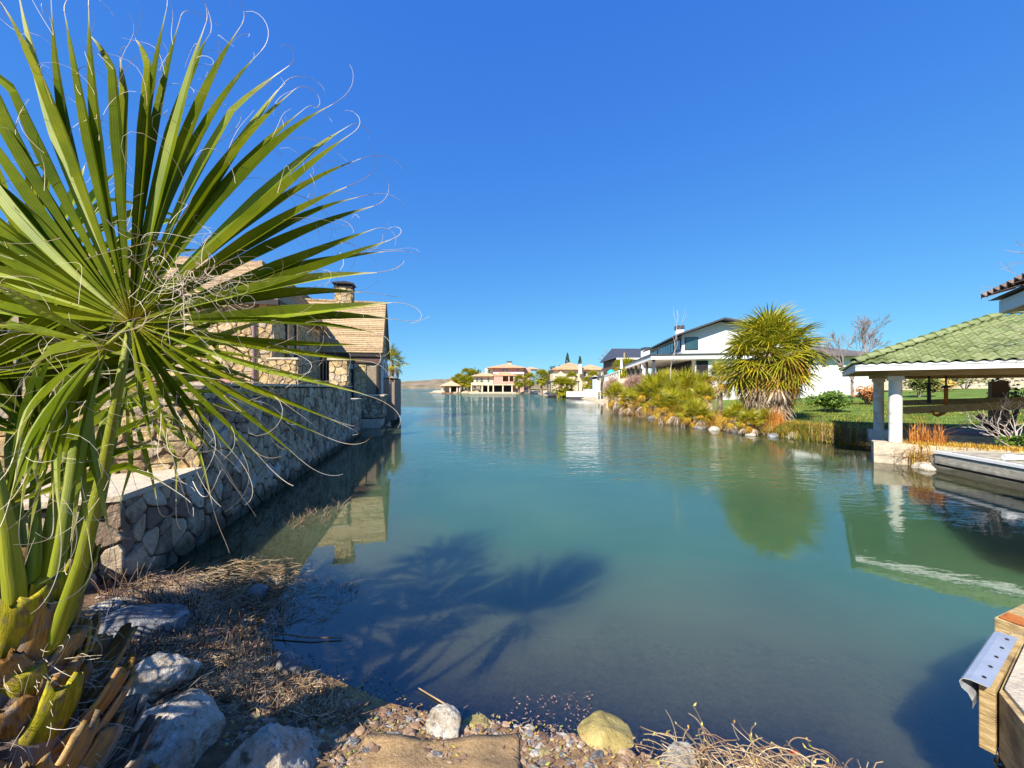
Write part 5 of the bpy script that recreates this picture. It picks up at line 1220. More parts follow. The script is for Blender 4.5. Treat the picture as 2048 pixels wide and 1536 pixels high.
# ------------------------------------------------------------------ near bank bits
mb = MB(); n1, n2 = 40, 16; vs = []
for j in range(n2 + 1):
    for i in range(n1 + 1):
        u, v = i / n1, j / n2
        x_ = -.80 + .84 * u; yb = 1.45; yt = 2.12 + .09 * u - .05 * math.sin(u * 3)
        y_ = yb + (yt - yb) * v; vs.append((x_, y_, max(hz(x_, y_), -.005) + .02 + .008 * math.sin(x_ * 14 + y_ * 5) + .006 * math.sin(y_ * 21)))
n_ = len(vs); vs += [(a, b, c - .012) for a, b, c in vs]
fs = []
for j in range(n2):
    for i in range(n1):
        a = j * (n1 + 1) + i; fs.append((a, a + 1, a + n1 + 2, a + n1 + 1))
for i in range(n1): a = n2 * (n1 + 1) + i; fs.append((a, a + 1, a + 1 + n_, a + n_))
for j in range(n2): a = j * (n1 + 1) + n1; fs.append((a, a + n_, a + n1 + 1 + n_, a + n1 + 1))
mb.add(vs, fs); tag(mb.build('erosion_sheet', M_sheet, smooth=True), 'tan fabric erosion sheet lying at the water edge', 'ground sheet')
def stick(pts, r, m, label, name='stick'):
    mb = MB(); mb.tube(pts, r, 6); return tag(mb.build(name, m), label, 'stick', 'sticks on the near shore')
stick([(-1.12, 2.28, .06), (-.9, 2.24, .05), (-.66, 2.21, .04)], [.011, .012, .009], M_palebark, 'pale cane lying between the boulders and the water')
stick([(-.62, 2.55, .01), (-.42, 2.42, .01), (-.30, 2.33, .015)], [.004, .005, .004], M_straw, 'thin straw floating beside the white rock')
stick([(-1.95, 3.1, .03), (-1.6, 3.05, .02), (-1.35, 3.06, .012)], [.006, .006, .005], M_reedbrown, 'dark stem lying on the pink sand spit')

def in_poly(x_, y_, poly):
    c = False; n = len(poly)
    for i in range(n):
        x0, y0 = poly[i]; x1, y1 = poly[(i + 1) % n]
        if (y0 > y_) != (y1 > y_) and x_ < (x1 - x0) * (y_ - y0) / (y1 - y0) + x0: c = not c
    return c
def scatter_px(poly_px, n, rg, z=0.05):
    xs = [p[0] for p in poly_px]; ys_ = [p[1] for p in poly_px]; out = []
    W3 = [on_z(p[0], p[1], z) for p in poly_px]; pw = [(v.x, v.y) for v in W3]
    x0, x1, y0, y1 = min(p[0] for p in pw), max(p[0] for p in pw), min(p[1] for p in pw), max(p[1] for p in pw)
    while len(out) < n:
        a, b = rg.uniform(x0, x1), rg.uniform(y0, y1)
        if in_poly(a, b, pw): out.append((a, b))
    arr = np.array(out); zz = height(arr[:, 0], arr[:, 1])
    return [(a, b, float(c)) for (a, b), c in zip(out, zz)]
def stubs(name, poly, n, hr, r, m, seed, tilt=.35):
    rg = random.Random(seed); mb = MB()
    for (x_, y_, z_) in scatter_px(poly, n, rg):
        h_ = rg.uniform(*hr); dx, dy = rg.gauss(0, tilt) * h_, rg.gauss(0, tilt) * h_; z_ = max(z_, -.05)
        a = Vector((x_, y_, z_ - .01)); mb.tube([a, a + Vector((dx * .4, dy * .4, h_ * .55)), a + Vector((dx, dy, h_))], [r, r * .9, r * .7], 4, cap=False)
    return tag(mb.build(name, m), kind='stuff')
def litter(name, poly, n, lr, r, m, seed, zoff=.02, curve=.3):
    rg = random.Random(seed); mb = MB()
    for (x_, y_, z_) in scatter_px(poly, n, rg):
        L_ = rg.uniform(*lr); a = rg.uniform(0, 6.28); z_ = max(z_, 0.0) + rg.uniform(.002, zoff); c_ = rg.uniform(-curve, curve)
        d0 = Vector((math.cos(a), math.sin(a), rg.uniform(-.1, .25))); d1 = Vector((math.cos(a + c_ * 3), math.sin(a + c_ * 3), rg.uniform(-.25, .1)))
        p = Vector((x_, y_, z_)); mb.tube([p, p + d0 * L_ * .5, p + d0 * L_ * .5 + d1 * L_ * .5], [r, r, r * .6], 3, cap=False)
    return tag(mb.build(name, m), kind='stuff')
A1 = [(230, 1330), (420, 1290), (640, 1370), (720, 1440), (640, 1475), (470, 1440), (300, 1420)]
A2 = [(190, 1180), (330, 1160), (600, 1200), (520, 1290), (350, 1260), (200, 1230)]
A3 = [(200, 1180), (330, 1150), (480, 1110), (620, 1130), (600, 1190), (430, 1230), (250, 1240)]
stubs('dead_reed_stubs', A1, 1500, (.02, .10), .0028, M_reedbrown, 1); stubs('dead_reed_stubs', A2, 260, (.05, .24), .0034, M_reedbrown, 2); stubs('dead_reed_stubs', [(440, 1290), (500, 1250), (560, 1300), (520, 1340), (450, 1340)], 60, (.08, .22), .003, M_straw, 3, .2)
stubs('dead_reed_stubs', [(200, 1230), (400, 1200), (420, 1330), (230, 1380)], 260, (.04, .16), .003, M_darktrim, 13)
litter('dead_reed_litter', A1, 1700, (.04, .16), .0022, M_straw, 4, .05); litter('dead_reed_litter', A3, 800, (.06, .30), .0022, M_straw, 5, .03); litter('dead_reed_litter', A2, 450, (.05, .2), .0025, M_reedbrown, 6, .05)
litter('water_weed_litter', [(480, 1130), (600, 1140), (720, 1160), (640, 1250), (520, 1250)], 240, (.04, .16), .0018, M_reedbrown, 7, .008)
stubs('water_weeds', [(560, 980), (680, 985), (690, 1030), (590, 1060), (540, 1040)], 260, (.05, .22), .004, M_reedbrown, 8, .6)
stubs('water_weeds', [(640, 1165), (725, 1160), (725, 1185), (650, 1195)], 90, (.03, .09), .0025, M_darktrim, 9, .7)
def pebbles(name, poly, n, sr, m, seed):
    rg = random.Random(seed); mb = MB()
    for (x_, y_, z_) in scatter_px(poly, n, rg):
        r_ = rg.uniform(*sr) * (1 if rg.random() < .85 else 1.9); a = rg.uniform(0, 6.28); vs = []
        for (lz, lr) in ((-.3, .9), (.25, 1.0), (.62, .55)):
            for k in range(6):
                th_ = a + k * 1.047; q_ = r_ * lr * rg.uniform(.8, 1.2); vs.append((x_ + math.cos(th_) * q_ * 1.2, y_ + math.sin(th_) * q_, z_ + lz * r_))
        mb.add(vs, [(k, (k + 1) % 6, 6 + (k + 1) % 6, 6 + k) for k in range(6)] + [(6 + k, 6 + (k + 1) % 6, 12 + (k + 1) % 6, 12 + k) for k in range(6)] + [tuple(range(12, 18))])
    return tag(mb.build(name, m), kind='stuff')
NB = [(200, 1200), (430, 1180), (560, 1290), (700, 1400), (1040, 1420), (1330, 1470), (1500, 1530), (900, 1600), (300, 1530), (150, 1400)]
pebbles('bank_gravel', NB, 900, (.004, .014), M_rockg, 1); pebbles('bank_gravel', NB, 700, (.005, .016), M_rockw, 2); pebbles('bank_gravel', NB, 2200, (.004, .018), M_reedbrown, 3)
litter('bank_twigs', NB, 900, (.02, .10), .0016, M_reedbrown, 44, .02); leaves_later = True
# fallen leaves
def leaves(name, poly, n, s, m, seed, zo=.006):
    rg = random.Random(seed); mb = MB()
    for (x_, y_, z_) in scatter_px(poly, n, rg):
        a = rg.uniform(0, 6.28); L_ = s * rg.uniform(.6, 1.5); c, s_ = math.cos(a), math.sin(a); z_ = max(z_, 0) + zo + rg.uniform(0, .004); w_ = L_ * rg.uniform(.3, .5)
        mb.add([(x_ - c * L_, y_ - s_ * L_, z_), (x_ - s_ * w_, y_ + c * w_, z_ + .1 * L_), (x_ + c * L_, y_ + s_ * L_, z_ + .3 * L_), (x_ + s_ * w_, y_ - c * w_, z_)], [(0, 1, 2, 3)])
    return tag(mb.build(name, m), kind='stuff')
leaves('fallen_leaves', [(600, 1330), (760, 1340), (900, 1430), (1180, 1430), (1180, 1475), (700, 1470)], 240, .009, M_yleaf, 1)
leaves('fallen_leaves', [(1020, 1380), (1190, 1370), (1150, 1530), (1030, 1500)], 200, .007, M_twig, 2)
leaves('leaf_litter', NB, 1600, .011, M_reedbrown, 33, .012); leaves('leaf_litter', NB, 500, .012, M_yleaf, 34, .012); leaves('leaf_litter', A1, 900, .012, M_straw, 3, .02); leaves('leaf_litter', A2, 700, .014, M_twig, 4, .02)
leaves('floating_leaves', [(580, 1280), (780, 1330), (900, 1420), (640, 1400)], 50, .012, M_darktrim, 5)
# dead vine mound bottom right
rg = random.Random(21); mb = MB(); mb2 = MB(); mb3 = MB()
for i in range(620):
    u = rg.random(); x_ = .82 + 1.05 * u + rg.gauss(0, .05); y_ = 2.10 - .30 * u + rg.uniform(-.34, .02); hh_ = .02 + .13 * max(0, 1 - abs(u - .5) * 1.6) * rg.random() + .04
    p = Vector((x_, y_, max(0, hz(x_, y_)) + hh_)); a = rg.uniform(0, 6.28); L_ = rg.uniform(.04, .17)
    pts = [p]; d_ = Vector((math.cos(a), math.sin(a), rg.uniform(-.4, .6))).normalized(); k_ = rg.uniform(-1, 1)
    for s_ in range(5):
        d_ = (Matrix.Rotation(k_ * .5, 3, 'Z') @ d_ + Vector((0, 0, -.12))).normalized(); pts.append(pts[-1] + d_ * L_ / 3)
    mb.tube(pts, .0022, 3, cap=False)
    if i % 2 == 0:
        b = rg.uniform(0, 6.28); s2 = rg.uniform(.005, .014); q_ = pts[-1]; mb2.add([q_, q_ + Vector((math.cos(b), math.sin(b), .4)) * s2, q_ + Vector((math.cos(b + .7), math.sin(b + .7), .9)) * s2 * 1.6, q_ + Vector((math.cos(b + 1.4), math.sin(b + 1.4), .3)) * s2], [(0, 1, 2, 3)])
tag(mb.build('dead_vines', M_straw), kind='stuff'); tag(mb2.build('dead_vine_leaves', M_yleaf), kind='stuff')
for i in range(160):
    x_ = rg.uniform(.85, 1.3); y_ = rg.uniform(1.75, 2.05); a = rg.uniform(0, 6.28); h_ = rg.uniform(.05, .14); p = Vector((x_, y_, -.03)); q_ = p + Vector((math.cos(a) * .05, math.sin(a) * .05, h_)); w_ = Vector((.003, .002, 0))
    mb3.add([p - w_, p + w_, q_], [(0, 1, 2)])
tag(mb3.build('green_grass_blades', M_ggrass), kind='stuff')
for (px_, py_, sz, nm) in ((1590, 1508, .035, 'red fallen leaf lying in the dead vines'),):
    p = on_z(px_, py_, .10); mb = MB(); mb.add([p + Vector(v) * sz for v in ((-1, 0, 0), (-.3, .5, .2), (.9, .2, .1), (.2, -.5, .1))], [(0, 1, 2, 3)]); o = mb.build('red_leaf', M_red); tag(o, nm, 'leaf')

# ------------------------------------------------------------------ near timber jetty, lower right
tj = empty('timber_jetty', 'cut timber jetty corner with a metal edge strip at lower right', 'jetty')
def obox(name, m, O, U, V, L_, W_, z0, z1, parent=tj, n=1):
    O, U, V = Vector((O[0], O[1], 0)), Vector((*U, 0)), Vector((*V, 0)); mb = MB()
    base = [O, O + U * L_, O + U * L_ + V * W_, O + V * W_]
    vs = [b + Vector((0, 0, z0)) for b in base] + [b + Vector((0, 0, z1)) for b in base]
    if U.cross(V).z < 0: fs = [(0, 1, 2, 3), (7, 6, 5, 4), (4, 5, 1, 0), (5, 6, 2, 1), (6, 7, 3, 2), (7, 4, 0, 3)]
    else: fs = [(3, 2, 1, 0), (4, 5, 6, 7), (0, 1, 5, 4), (1, 2, 6, 5), (2, 3, 7, 6), (3, 0, 4, 7)]
    mb.add(vs, fs); o = mb.build(name, m, parent)
    bv = o.modifiers.new('bevel', 'BEVEL'); bv.width = .004; bv.segments = 2; return o
JU, JV = (.86, .51), (.51, -.86)
obox('edge_board', M_timber, (1.82, 1.5), JU, JV, .62, .042, .60, .85)
mb = MB(); c1_, c2_, c3_, c4_ = (1.848, 1.458), (1.52, .95), (3.2, .5), (2.5, 1.86)
mb.prism([c1_, c2_, c3_, c4_], .60, .846); mb.build('platform_timber', M_timber, tj)
mb = MB(); mb.prism([(c1_[0] + .02, c1_[1] + .0), (c2_[0] + .03, c2_[1]), c3_, (2.48, 1.83)], .848, .862); mb.build('platform_top', M_cap, tj)
# galvanised strip with rolled end
O_ = Vector((1.775, 1.49, 0)); U_ = Vector((*JU, 0)).normalized(); V_ = Vector((*JV, 0)).normalized(); mb = MB(); vs = []; prof = [(.048, .868), (.0, .868), (-.018, .862), (-.028, .845), (-.022, .825), (-.006, .815), (.006, .79), (.006, .76)]
for u in (0, .56):
    for (a, b) in prof: vs.append(O_ + U_ * u + V_ * a + Vector((0, 0, b)))
    for (a, b) in prof: vs.append(O_ + U_ * u + V_ * a + Vector((0, 0, b + .004)))
n_ = len(prof); fs = [(i, i + 1, i + 1 + 2 * n_, i + 2 * n_) for i in range(n_ - 1)] + [(n_ + i + 2 * n_, n_ + i + 1 + 2 * n_, n_ + i + 1, n_ + i) for i in range(n_ - 1)] + [(i, i + n_, i + n_ + 1, i + 1) for i in range(n_ - 1)]
mb.add(vs, fs); mb.build('metal_strip', M_zinc, tj)
for k in range(5): 
    c_ = O_ + U_ * (.06 + k * .11) + V_ * .026 + Vector((0, 0, .872)); mb = MB(); mb.tube([c_, c_ + Vector((0, 0, .004))], .006, 8); mb.build('nail', M_iron, tj)
obox('rusty_beam', M_oldwood, (2.28, 1.79), (.93, .37), (.37, -.93), .9, .16, .64, .835); obox('rear_beam', M_timber, (2.42, 1.93), (.93, .37), (.37, -.93), .9, .12, .66, .85)
obox('rotten_beam', M_brownwood, (2.20, 1.80), (.86, .51), (.51, -.86), .30, .10, .62, .78)
obox('rust_plate', M_rust, (2.43, 1.92), (.93, .37), (.37, -.93), .10, .10, .852, .862)
for a in ((2.45, 1.6), (2.6, .9), (3.0, 1.8)):
    mb = MB(); mb.tube([(a[0], a[1], -.8), (a[0], a[1], .6)], .09, 10); mb.build('pile', M_brownwood, tj)
ct = empty('chain', 'black chain hanging below the timber jetty corner', 'chain', (1.86, 1.47, .6))
for k in range(13):
    mb = MB(); n = 10; pts = [Vector((math.cos(t_ * 2 * math.pi / n) * .011, 0, math.sin(t_ * 2 * math.pi / n) * .020)) for t_ in range(n + 1)]
    rm = Matrix.Rotation(R(90 * (k % 2) + 20), 3, 'Z'); mb.tube([rm @ p + Vector((.004 * math.sin(k), 0, -.028 * k - .01)) for p in pts], .0045, 5, cap=False); mb.build('chain_link', M_iron, ct)
mb = MB(); mb.tube([(1.90, 1.44, .56), (1.93, 1.36, .44), (1.99, 1.25, .30)], .03, 12); tag(mb.build('white_pipe', M_pvc), 'white pipe slanting under the timber jetty', 'pipe')

# ------------------------------------------------------------------ bank grasses
def blades(name, pts, n, hr, wd, m, seed, tilt=.4, bend=.5):
    rg = random.Random(seed); mb = MB()
    for _ in range(n):
        x_, y_, z_, sp = pts[rg.randrange(len(pts))]; x_ += rg.gauss(0, sp); y_ += rg.gauss(0, sp)
        h_ = rg.uniform(*hr); a = rg.uniform(0, 6.28); t_ = abs(rg.gauss(0, tilt)); d_ = Vector((math.cos(a), math.sin(a), 0)); s_ = Vector((-d_.y, d_.x, 0)) * wd
        p = Vector((x_, y_, z_ - .03)); q_ = p + d_ * t_ * h_ * .35 + Vector((0, 0, h_ * .6)); e_ = p + d_ * t_ * h_ * (1 + bend) + Vector((0, 0, h_ * (1 - .3 * t_)))
        mb.add([p - s_, p + s_, q_ + s_ * .7, q_ - s_ * .7, e_], [(0, 1, 2, 3), (3, 2, 4)])
    return tag(mb.build(name, m), kind='stuff')
def shore_pts(px0, px1, yf, step, back, sp):
    out = []; px_ = px0
    while px_ < px1:
        p = on_z(px_, yf(px_), 0)
        for k in range(back): 
            X_, Y_ = p.x + .15 + .2 * k, p.y + .3 + .35 * k; out.append((X_, Y_, max(0, hz(X_, Y_)), sp))
        px_ += step
    return out
yl = lambda p: np.interp(p, [1220, 1290, 1420, 1530, 1600, 1700, 1712], [815, 833, 857, 868, 877, 889, 890])
blades('golden_bank_grass', shore_pts(1222, 1420, yl, 8, 4, .3), 7000, (.15, .8), .012, M_gold, 1, .9, .8)
blades('golden_bank_grass', shore_pts(1400, 1590, yl, 11, 3, .2), 4500, (.08, .42), .009, M_gold, 2, .9, .8)
blades('golden_bank_grass', shore_pts(1560, 1712, yl, 6, 3, .22), 7000, (.08, .42), .009, M_gold, 3, .8, .8)
blades('green_bank_grass', shore_pts(1560, 1712, yl, 9, 6, .35), 9000, (.06, .40), .009, M_ggrass, 4, .8, .8)
blades('orange_reeds', shore_pts(1545, 1560, yl, 4, 3, .12), 900, (.6, 1.25), .010, M_orange, 5, .2); blades('orange_reeds', shore_pts(1235, 1300, yl, 6, 2, .3), 2600, (.3, .8), .012, M_orange, 15, .4)
lp = []
for _ in range(900):
    X_ = rnd.uniform(12.0, 24); Y_ = rnd.uniform(14.5, 27)
    zz = hz(X_, Y_)
    if zz > .3: lp.append((X_, Y_, zz, .25))
blades('lawn_grass', lp, 26000, (.05, .13), .012, M_ggrass, 6, .5)
blades('lawn_straw', lp, 5000, (.05, .12), .012, M_gold, 7, .5)
pA = [(10.6 + .5 * k * qu.x, 10.15 + .5 * k * qu.y, .0, .16) for k in range(0, 3)]
pB = [(p[0] + .1, p[1] + .35, .5, .14) for p in pA]
blades('golden_dock_grass', pA, 5500, (.25, .75), .008, M_gold, 8, .55); blades('golden_dock_grass', [(GA.x + qu.x * k * .5 - pu.x * .1, GA.y + qu.y * k * .5 - pu.y * .1, .52, .12) for k in range(1, 8)], 2200, (.06, .2), .008, M_gold, 18, .7)
blades('orange_dock_reeds', [(GA.x + qu.x * (.35 + .12 * k), GA.y + qu.y * (.35 + .12 * k), .5, .06) for k in range(5)], 200, (.2, .8), .009, M_orange, 9, .45, .4)
blades('brown_reeds', [(12.1, 13.3, .1, .3), (11.6, 14.1, .1, .35)], 110, (.3, 1.2), .009, M_reedbrown, 10, .15, .2)

# ------------------------------------------------------------------ foreground fan palm
np_ = empty('foreground_palm', 'young fan palm in the left foreground with one huge open leaf and cut leaf bases', 'palm tree', (-1.70, 1.32, .3))
NP = Vector((-1.70, 1.32, .3))
def bez(p0, p1, p2, p3, t): u = 1 - t; return p0 * u ** 3 + p1 * 3 * u * u * t + p2 * 3 * u * t * t + p3 * t ** 3
def leaf_seg(parent, root, tip, wid, nrm, arch, droop, m, rg, split=None, n=14, name='leaf_segment', tail=True, kink=0):
    L_ = (tip - root).length; dr_ = (tip - root).normalized()
    p1 = root + dr_ * L_ * .35 + nrm * arch * L_; p2 = root + dr_ * L_ * .72 + nrm * arch * .7 * L_; side0 = dr_.cross(nrm).normalized()
    vs = []; uv = []; pts = []
    sv_ = rg.uniform(-.05, .05) * L_
    for i in range(n + 1):
        t = i / n; c = bez(root, p1, p2, tip, t); c += Vector((0, 0, -droop * L_ * max(0, t - .62) ** 2 * 5)) + side0 * sv_ * math.sin(t * 3.1)
        if kink and t > .72: c += (side0 * kink + Vector((0, 0, -abs(kink) * .7))) * (t - .72) * L_ * 1.3
        pts.append(c)
    for i in range(n + 1):
        t = i / n; tg = (pts[min(i + 1, n)] - pts[max(0, i - 1)]).normalized(); sd_ = tg.cross(nrm).normalized(); up_ = sd_.cross(tg)
        if t < .5: w_ = wid * (.10 + .90 * (t / .5) ** .85)
        else: w_ = wid * max(.05, 1 - ((t - .5) / .5) ** 1.25)
        fold = .42 * w_ * (1 if t < .9 else .3)
        vs += [pts[i] + sd_ * w_ * .5 + up_ * fold * .5, pts[i] - up_ * fold * .5, pts[i] - sd_ * w_ * .5 + up_ * fold * .5]; uv += [(0, t), (.5, t), (1, t)]
    fs = []
    for i in range(n): a = i * 3; fs += [(a, a + 1, a + 4, a + 3), (a + 1, a + 2, a + 5, a + 4)]
    mb = MB(); mb.add([v - NP for v in vs], fs, uv); o = mb.build(name, m, parent, smooth=False)
    return pts
def thread(mb, p, d, L_, r, rg, curl=1.0, n=9, g=.05):
    pts = [p]; ax = Vector((rg.gauss(0, 1), rg.gauss(0, 1), rg.gauss(0, 1))).normalized(); k = rg.uniform(.15, .5) * curl * rg.choice((-1, 1))
    for i in range(n):
        d = (Matrix.Rotation(k * (.4 + 1.2 * i / n), 3, ax) @ d + Vector((0, 0, -g))).normalized(); pts.append(pts[-1] + d * L_ / n)
    mb.tube([q_ - NP for q_ in pts], [r * (1 - .6 * i / n) for i in range(n + 1)], 3, cap=False)
def frond(hub, nrm, tips, wid, m, rg, stalk=None, arch=.04, droop=.05, threads=1, tr_=.0011, names='frond', roots=None, srad=(.030, .034, .020, .009)):
    """hub: world point; tips: list of world points; stalk: world points from the trunk to the hub"""
    mb = MB()
    if stalk: 
        k = len(stalk); mb.tube([p - NP for p in stalk], [srad[0] + (srad[3] - srad[0]) * (i / (k - 1)) ** .8 for i in range(k)], 10)
    st = mb.build(names, M_petiole, np_, smooth=True) if stalk else empty_part(names)
    th_ = MB()
    for i, tp in enumerate(tips):
        if len(tp) == 2: tpt, kk = tp
        else: tpt, kk = tp, 0
        root = hub + (tpt - hub).normalized() * .015
        mm = m if rg.random() < .85 else M_palmyel
        pts = leaf_seg(st, root, tpt, (wid(tpt) if callable(wid) else wid) * rg.uniform(.85, 1.1), nrm, arch * rg.uniform(.4, 1.4), droop * rg.uniform(.3, 1.8), mm, rg, kink=kk)
        if threads:
            d_ = (pts[-1] - pts[-2]).normalized(); thread(th_, pts[-1], d_, rg.uniform(.10, .28), tr_ * 1.15, rg, .9)
            for _ in range(threads):
                j = rg.randrange(7, 13); d2 = ((pts[j] - pts[j - 1]).normalized() + Vector((rg.gauss(0, .3), rg.gauss(0, .3), rg.gauss(0, .3)))).normalized(); thread(th_, pts[j], d2, rg.uniform(.12, .32), tr_ * .8, rg, 1.2)
    if th_.v: tag(th_.build('leaf_fibres', M_fibre, st), kind='stuff')
    return st
def empty_part(name):
    mb = MB(); mb.tube([Vector((0, 0, .9)), Vector((0, 0, 1.0))], .03, 8); return mb.build(name, M_petiole, np_, smooth=True)

# main leaf
rg = random.Random(17)
HUBY = 1.28; hub = at(262, 645, HUBY); tips = []
ang = np.array([-86, -70, -55, -42, -30, -20, -10, 0, 8, 16, 24, 32, 40, 48, 56, 64, 72, 82, 92, 100, 108, 118, 128, 140, 150, 160, 168, 178])
rad = np.array([230, 270, 345, 400, 440, 470, 500, 500, 505, 520, 530, 545, 565, 590, 610, 630, 650, 665, 655, 660, 690, 660, 560, 500, 450, 420, 400, 380])
nseg = 72
for i in range(nseg):
    a = -80 + (252) * i / (nseg - 1) + rg.uniform(-1.2, 1.2); r_ = float(np.interp(a, ang, rad)) * rg.uniform(.92, 1.05)
    if a < -12 and i % 2: continue
    px_ = 262 + r_ * math.cos(R(a)); py_ = 645 - r_ * math.sin(R(a)); c_ = math.cos(R(a)); s_ = math.sin(R(a))
    Yt = HUBY + .30 * c_ * (r_ / 500) + .10 * s_ + (.10 if i % 2 else -.02) + rg.uniform(-.03, .03)
    if c_ < 0: Yt = HUBY + .05 * c_ + .12 * s_ + rg.uniform(-.03, .03)
    kk = rg.choice((0, 0, 0, .22, -.22)) if a > 60 else 0
    tips.append((at(px_, py_, Yt), kk))
nrm = Vector((-.35, -.9, .1)).normalized()
stalk = [NP + Vector((.02, 0, .70)), at(112, 1275, 1.31), at(165, 1120, 1.27), at(205, 950, 1.27), at(235, 790, 1.27), hub]
frond(hub, nrm, tips, lambda t_: .055 if (t_ - hub).z > .1 else .025, M_palmleaf, rg, stalk, .03, .03, 3, .0012)
# thread tangle at the hub
mb = MB(); rg = random.Random(23)
for i in range(70):
    p = at(rg.gauss(385, 45), rg.gauss(560, 35), 1.22 + rg.uniform(-.05, .06)); thread(mb, p, Vector((rg.gauss(0, 1), rg.gauss(0, .4), rg.gauss(0, 1))).normalized(), rg.uniform(.10, .30), .0009, rg, 1.8, 12)
for i in range(60):
    p = at(rg.uniform(60, 420), rg.uniform(380, 1000), 1.18 + rg.uniform(-.05, .1)); thread(mb, p, Vector((rg.gauss(.4, 1), rg.gauss(0, .4), rg.gauss(0, 1))).normalized(), rg.uniform(.15, .38), .0009, rg, .9, 12)
tag(mb.build('loose_fibres', M_fibre, np_), kind='stuff')
# drooping folded segments below the hub
rg = random.Random(29); tips = []
for (px_, py_, Yt) in ((15, 960, 1.02), (38, 1015, 1.04), (62, 1055, 1.06), (100, 1000, 1.08), (112, 1010, 1.05), (150, 1060, 1.10), (185, 1085, 1.12), (20, 880, 1.0), (80, 900, 1.05), (240, 1060, 1.16), (60, 720, 1.0), (-40, 640, 1.05), (-30, 560, 1.05)):
    tips.append((at(px_, py_, Yt), rg.choice((0, .25, -.25))))
frond(at(215, 690, 1.22), Vector((-.5, -.7, .45)).normalized(), tips, .042, M_palmyel, rg, [hub + Vector((0, .01, 0)), at(240, 668, 1.25), at(215, 690, 1.22)], .10, .10, 2, .0011, srad=(.006, .006, .006, .006))
# left dark fan behind
def fan_frond(hub, U_, S_, nrm, L_, a0, a1, n, wid, m, rg, stalk, droop=.05, threads=1):
    tips = []
    for i in range(n):
        a = R(a0 + (a1 - a0) * i / (n - 1) + rg.uniform(-2, 2)); tips.append(hub + (U_ * math.sin(a) + S_ * math.cos(a)) * L_ * rg.uniform(.85, 1.08) + nrm * rg.uniform(-.04, .04))
    return frond(hub, nrm, [(t_, rg.choice((0, 0, .3, -.3))) for t_ in tips], wid, m, rg, stalk, .03, droop, threads)
rg = random.Random(37)
T0 = NP + Vector((.02, .02, .74))
h2 = at(70, 880, 1.62); fan_frond(h2, Vector((0, .12, 1)).normalized(), Vector((1, .2, 0)).normalized(), Vector((.1, -1, .1)).normalized(), 1.0, 28, 150, 24, .058, M_palmleaf, rg, [T0, at(70, 1080, 1.42), h2], .03)
h3 = at(-90, 760, 1.45); fan_frond(h3, Vector((0, .05, 1)).normalized(), Vector((1, .35, 0)).normalized(), Vector((.3, -1, .1)).normalized(), .85, 5, 170, 26, .055, M_palmleaf, rg, [T0, at(0, 1050, 1.35), h3], .05)
h4 = at(250, 775, 1.62); fan_frond(h4, Vector((.1, .2, 1)).normalized(), Vector((1, .35, -.1)).normalized(), Vector((.2, -.8, .5)).normalized(), .50, -75, 40, 11, .022, M_palmyel, rg, [at(110, 1265, 1.42), at(200, 1000, 1.52), h4], .10)
h5 = at(10, 1010, 1.40); fan_frond(h5, Vector((0, .1, 1)).normalized(), Vector((1, .2, 0)).normalized(), Vector((-.2, -1, .3)).normalized(), .62, 20, 200, 22, .045, M_palmleaf, rg, [T0, at(40, 1150, 1.38), h5], .12)
h7 = Vector((-2.5, 2.0, 2.6)); fan_frond(h7, Vector((-.3, .3, 1)).normalized(), Vector((.9, .5, 0)).normalized(), Vector((.4, -1, .3)).normalized(), .9, -20, 200, 26, .055, M_palmleaf, rg, [T0, at(20, 900, 1.75), h7], .08)
# leaves behind and left of the camera side of the same palm (they shade the water)
h10 = Vector((-2.2, 1.9, 2.2)); fan_frond(h10, Vector((-.5, .8, .5)).normalized(), Vector((.8, .5, .0)).normalized(), Vector((.2, -.3, .9)).normalized(), .85, -20, 200, 26, .058, M_palmleaf, rg, [T0, Vector((-1.85, 1.6, 1.8)), h10], .10, 0)
# extra stalks (leaf stems) at the crown
for k, (a, b, c) in enumerate((((95, 1268, 1.36), (125, 1080, 1.40), (150, 880, 1.45)), ((40, 1262, 1.26), (15, 1060, 1.22), (-40, 820, 1.2)), ((110, 1262, 1.38), (170, 1040, 1.46), (215, 820, 1.52)))):
    mb = MB(); pts = [Vector((.02, 0, .72)), at(*a) - NP, (at(*a) + at(*b)) / 2 - NP, at(*b) - NP, at(*c) - NP]; mb.tube(pts, [.04, .032, .026, .020, .014], 10); mb.build('leaf_stalk', M_petiole, np_, smooth=True)
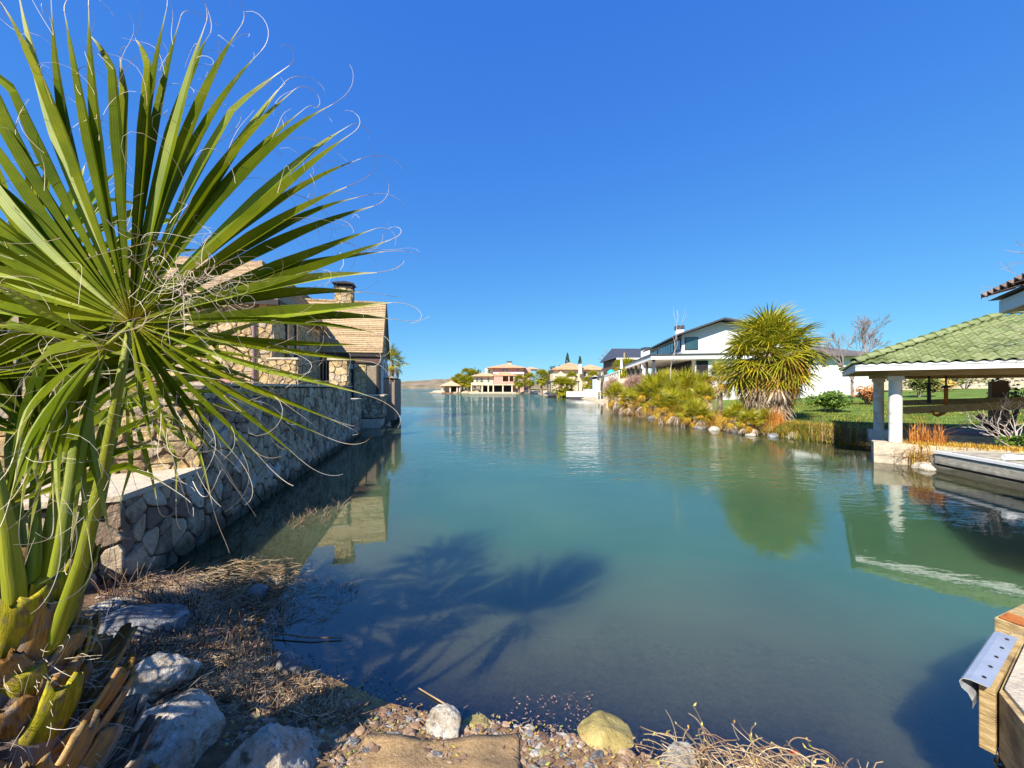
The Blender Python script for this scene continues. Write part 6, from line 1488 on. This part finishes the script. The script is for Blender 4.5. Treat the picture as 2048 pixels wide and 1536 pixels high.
# trunk and leaf bases
mb = MB(); mb.tube([(-.02, -.02, -.35), (0, 0, .0), (.03, -.02, .4), (.04, 0, .72), (.05, 0, .88)], [.19, .17, .14, .11, .05], 16); mb.build('trunk', M_bootb, np_)
def boot(o, az_, tilt, L_, w0, w1, m, rg, twist=0):
    """a cut leaf base: a curved scoop"""
    D = Vector((math.cos(az_) * math.sin(tilt), math.sin(az_) * math.sin(tilt), math.cos(tilt))); S_ = Vector((-math.sin(az_), math.cos(az_), 0)); S_ = (Matrix.Rotation(twist, 3, D) @ S_); Nn = S_.cross(D).normalized()
    if Nn.dot(Vector((math.cos(az_), math.sin(az_), 0))) < 0: Nn = -Nn
    n, k = 9, 6; vs = []; uv = []
    for lay in (0, 1):
        for i in range(n + 1):
            t = i / n; w_ = w0 + (w1 - w0) * (t ** .75); c = o + D * L_ * t + Nn * (.10 * L_ * math.sin(t * 2.4)) - (Vector((0, 0, 1)) * .05 * L_ * t * t)
            th = .015 * (1 - .5 * t)
            for j in range(k + 1):
                s_ = (j / k - .5) * 2; jag = (rg.uniform(-.20, .10) * L_ if i == n and lay == 0 else 0)
                if lay == 1 and i == n: jag = jags[j]
                if lay == 0 and i == n: 
                    if j == 0: jags = []
                    jags.append(jag)
                vs.append(c + S_ * s_ * w_ * .5 + Nn * (th * (1 - lay) * (1 - .5 * s_ * s_) - (.20 * w_ * s_ * s_) - lay * .008) + D * jag); uv.append((j / k, t))
    r_ = k + 1; Lc = (n + 1) * r_; fs = []
    for i in range(n):
        for j in range(k):
            a = i * r_ + j; fs += [(a, a + 1, a + r_ + 1, a + r_), (Lc + a + r_, Lc + a + r_ + 1, Lc + a + 1, Lc + a)]
    for i in range(n):
        a = i * r_; fs.append((a, a + r_, Lc + a + r_, Lc + a)); b = i * r_ + k; fs.append((b + r_, b, Lc + b, Lc + b + r_))
    for j in range(k): a = n * r_ + j; fs.append((a, a + 1, Lc + a + 1, Lc + a))
    mb = MB(); mb.add(vs, fs, uv); return mb.build('leaf_base', m, np_, smooth=True)
rg = random.Random(41); nB = 78
for i in range(nB):
    t = i / (nB - 1); zz = -.12 + 1.0 * t; a = i * 2.3999 + rg.uniform(-.2, .2); rr = .155 - .085 * t
    m_ = M_bootb if t < .35 else (M_booto if t < .6 else (M_bootg if rg.random() < .75 else M_booto)); 
    if t < .35 and rg.random() < .35: m_ = M_booto
    boot(Vector((math.cos(a) * rr + .02, math.sin(a) * rr, zz)), a, R(rg.uniform(24, 44) if t < .6 else rg.uniform(10, 26)), rg.uniform(.20, .34) if t < .7 else rg.uniform(.16, .28), rg.uniform(.17, .23) * (1 - .25 * t), rg.uniform(.07, .12), m_, rg, rg.uniform(-.35, .35))
# fibrous bits between the leaf bases
mb = MB()
for i in range(800):
    a = rg.uniform(0, 6.28); zz = rg.uniform(-.1, .85); rr = .24 - .13 * zz; thread(mb, NP + Vector((math.cos(a) * rr, math.sin(a) * rr, zz)), Vector((math.cos(a) * .6, math.sin(a) * .6, rg.uniform(-.6, 1))).normalized(), rg.uniform(.05, .16), .0011, rg, 1.0, 6)
tag(mb.build('husk_fibres', M_fibre, np_), kind='stuff')

# second palm, added out of frame on the left to shade the near bank
nb_ = palm('fan_palm', 'young fan palm added outside the left edge to shade the near bank', -3.6, .95, 1.35, .95, 30, 4, 5, .16, zg=.35)
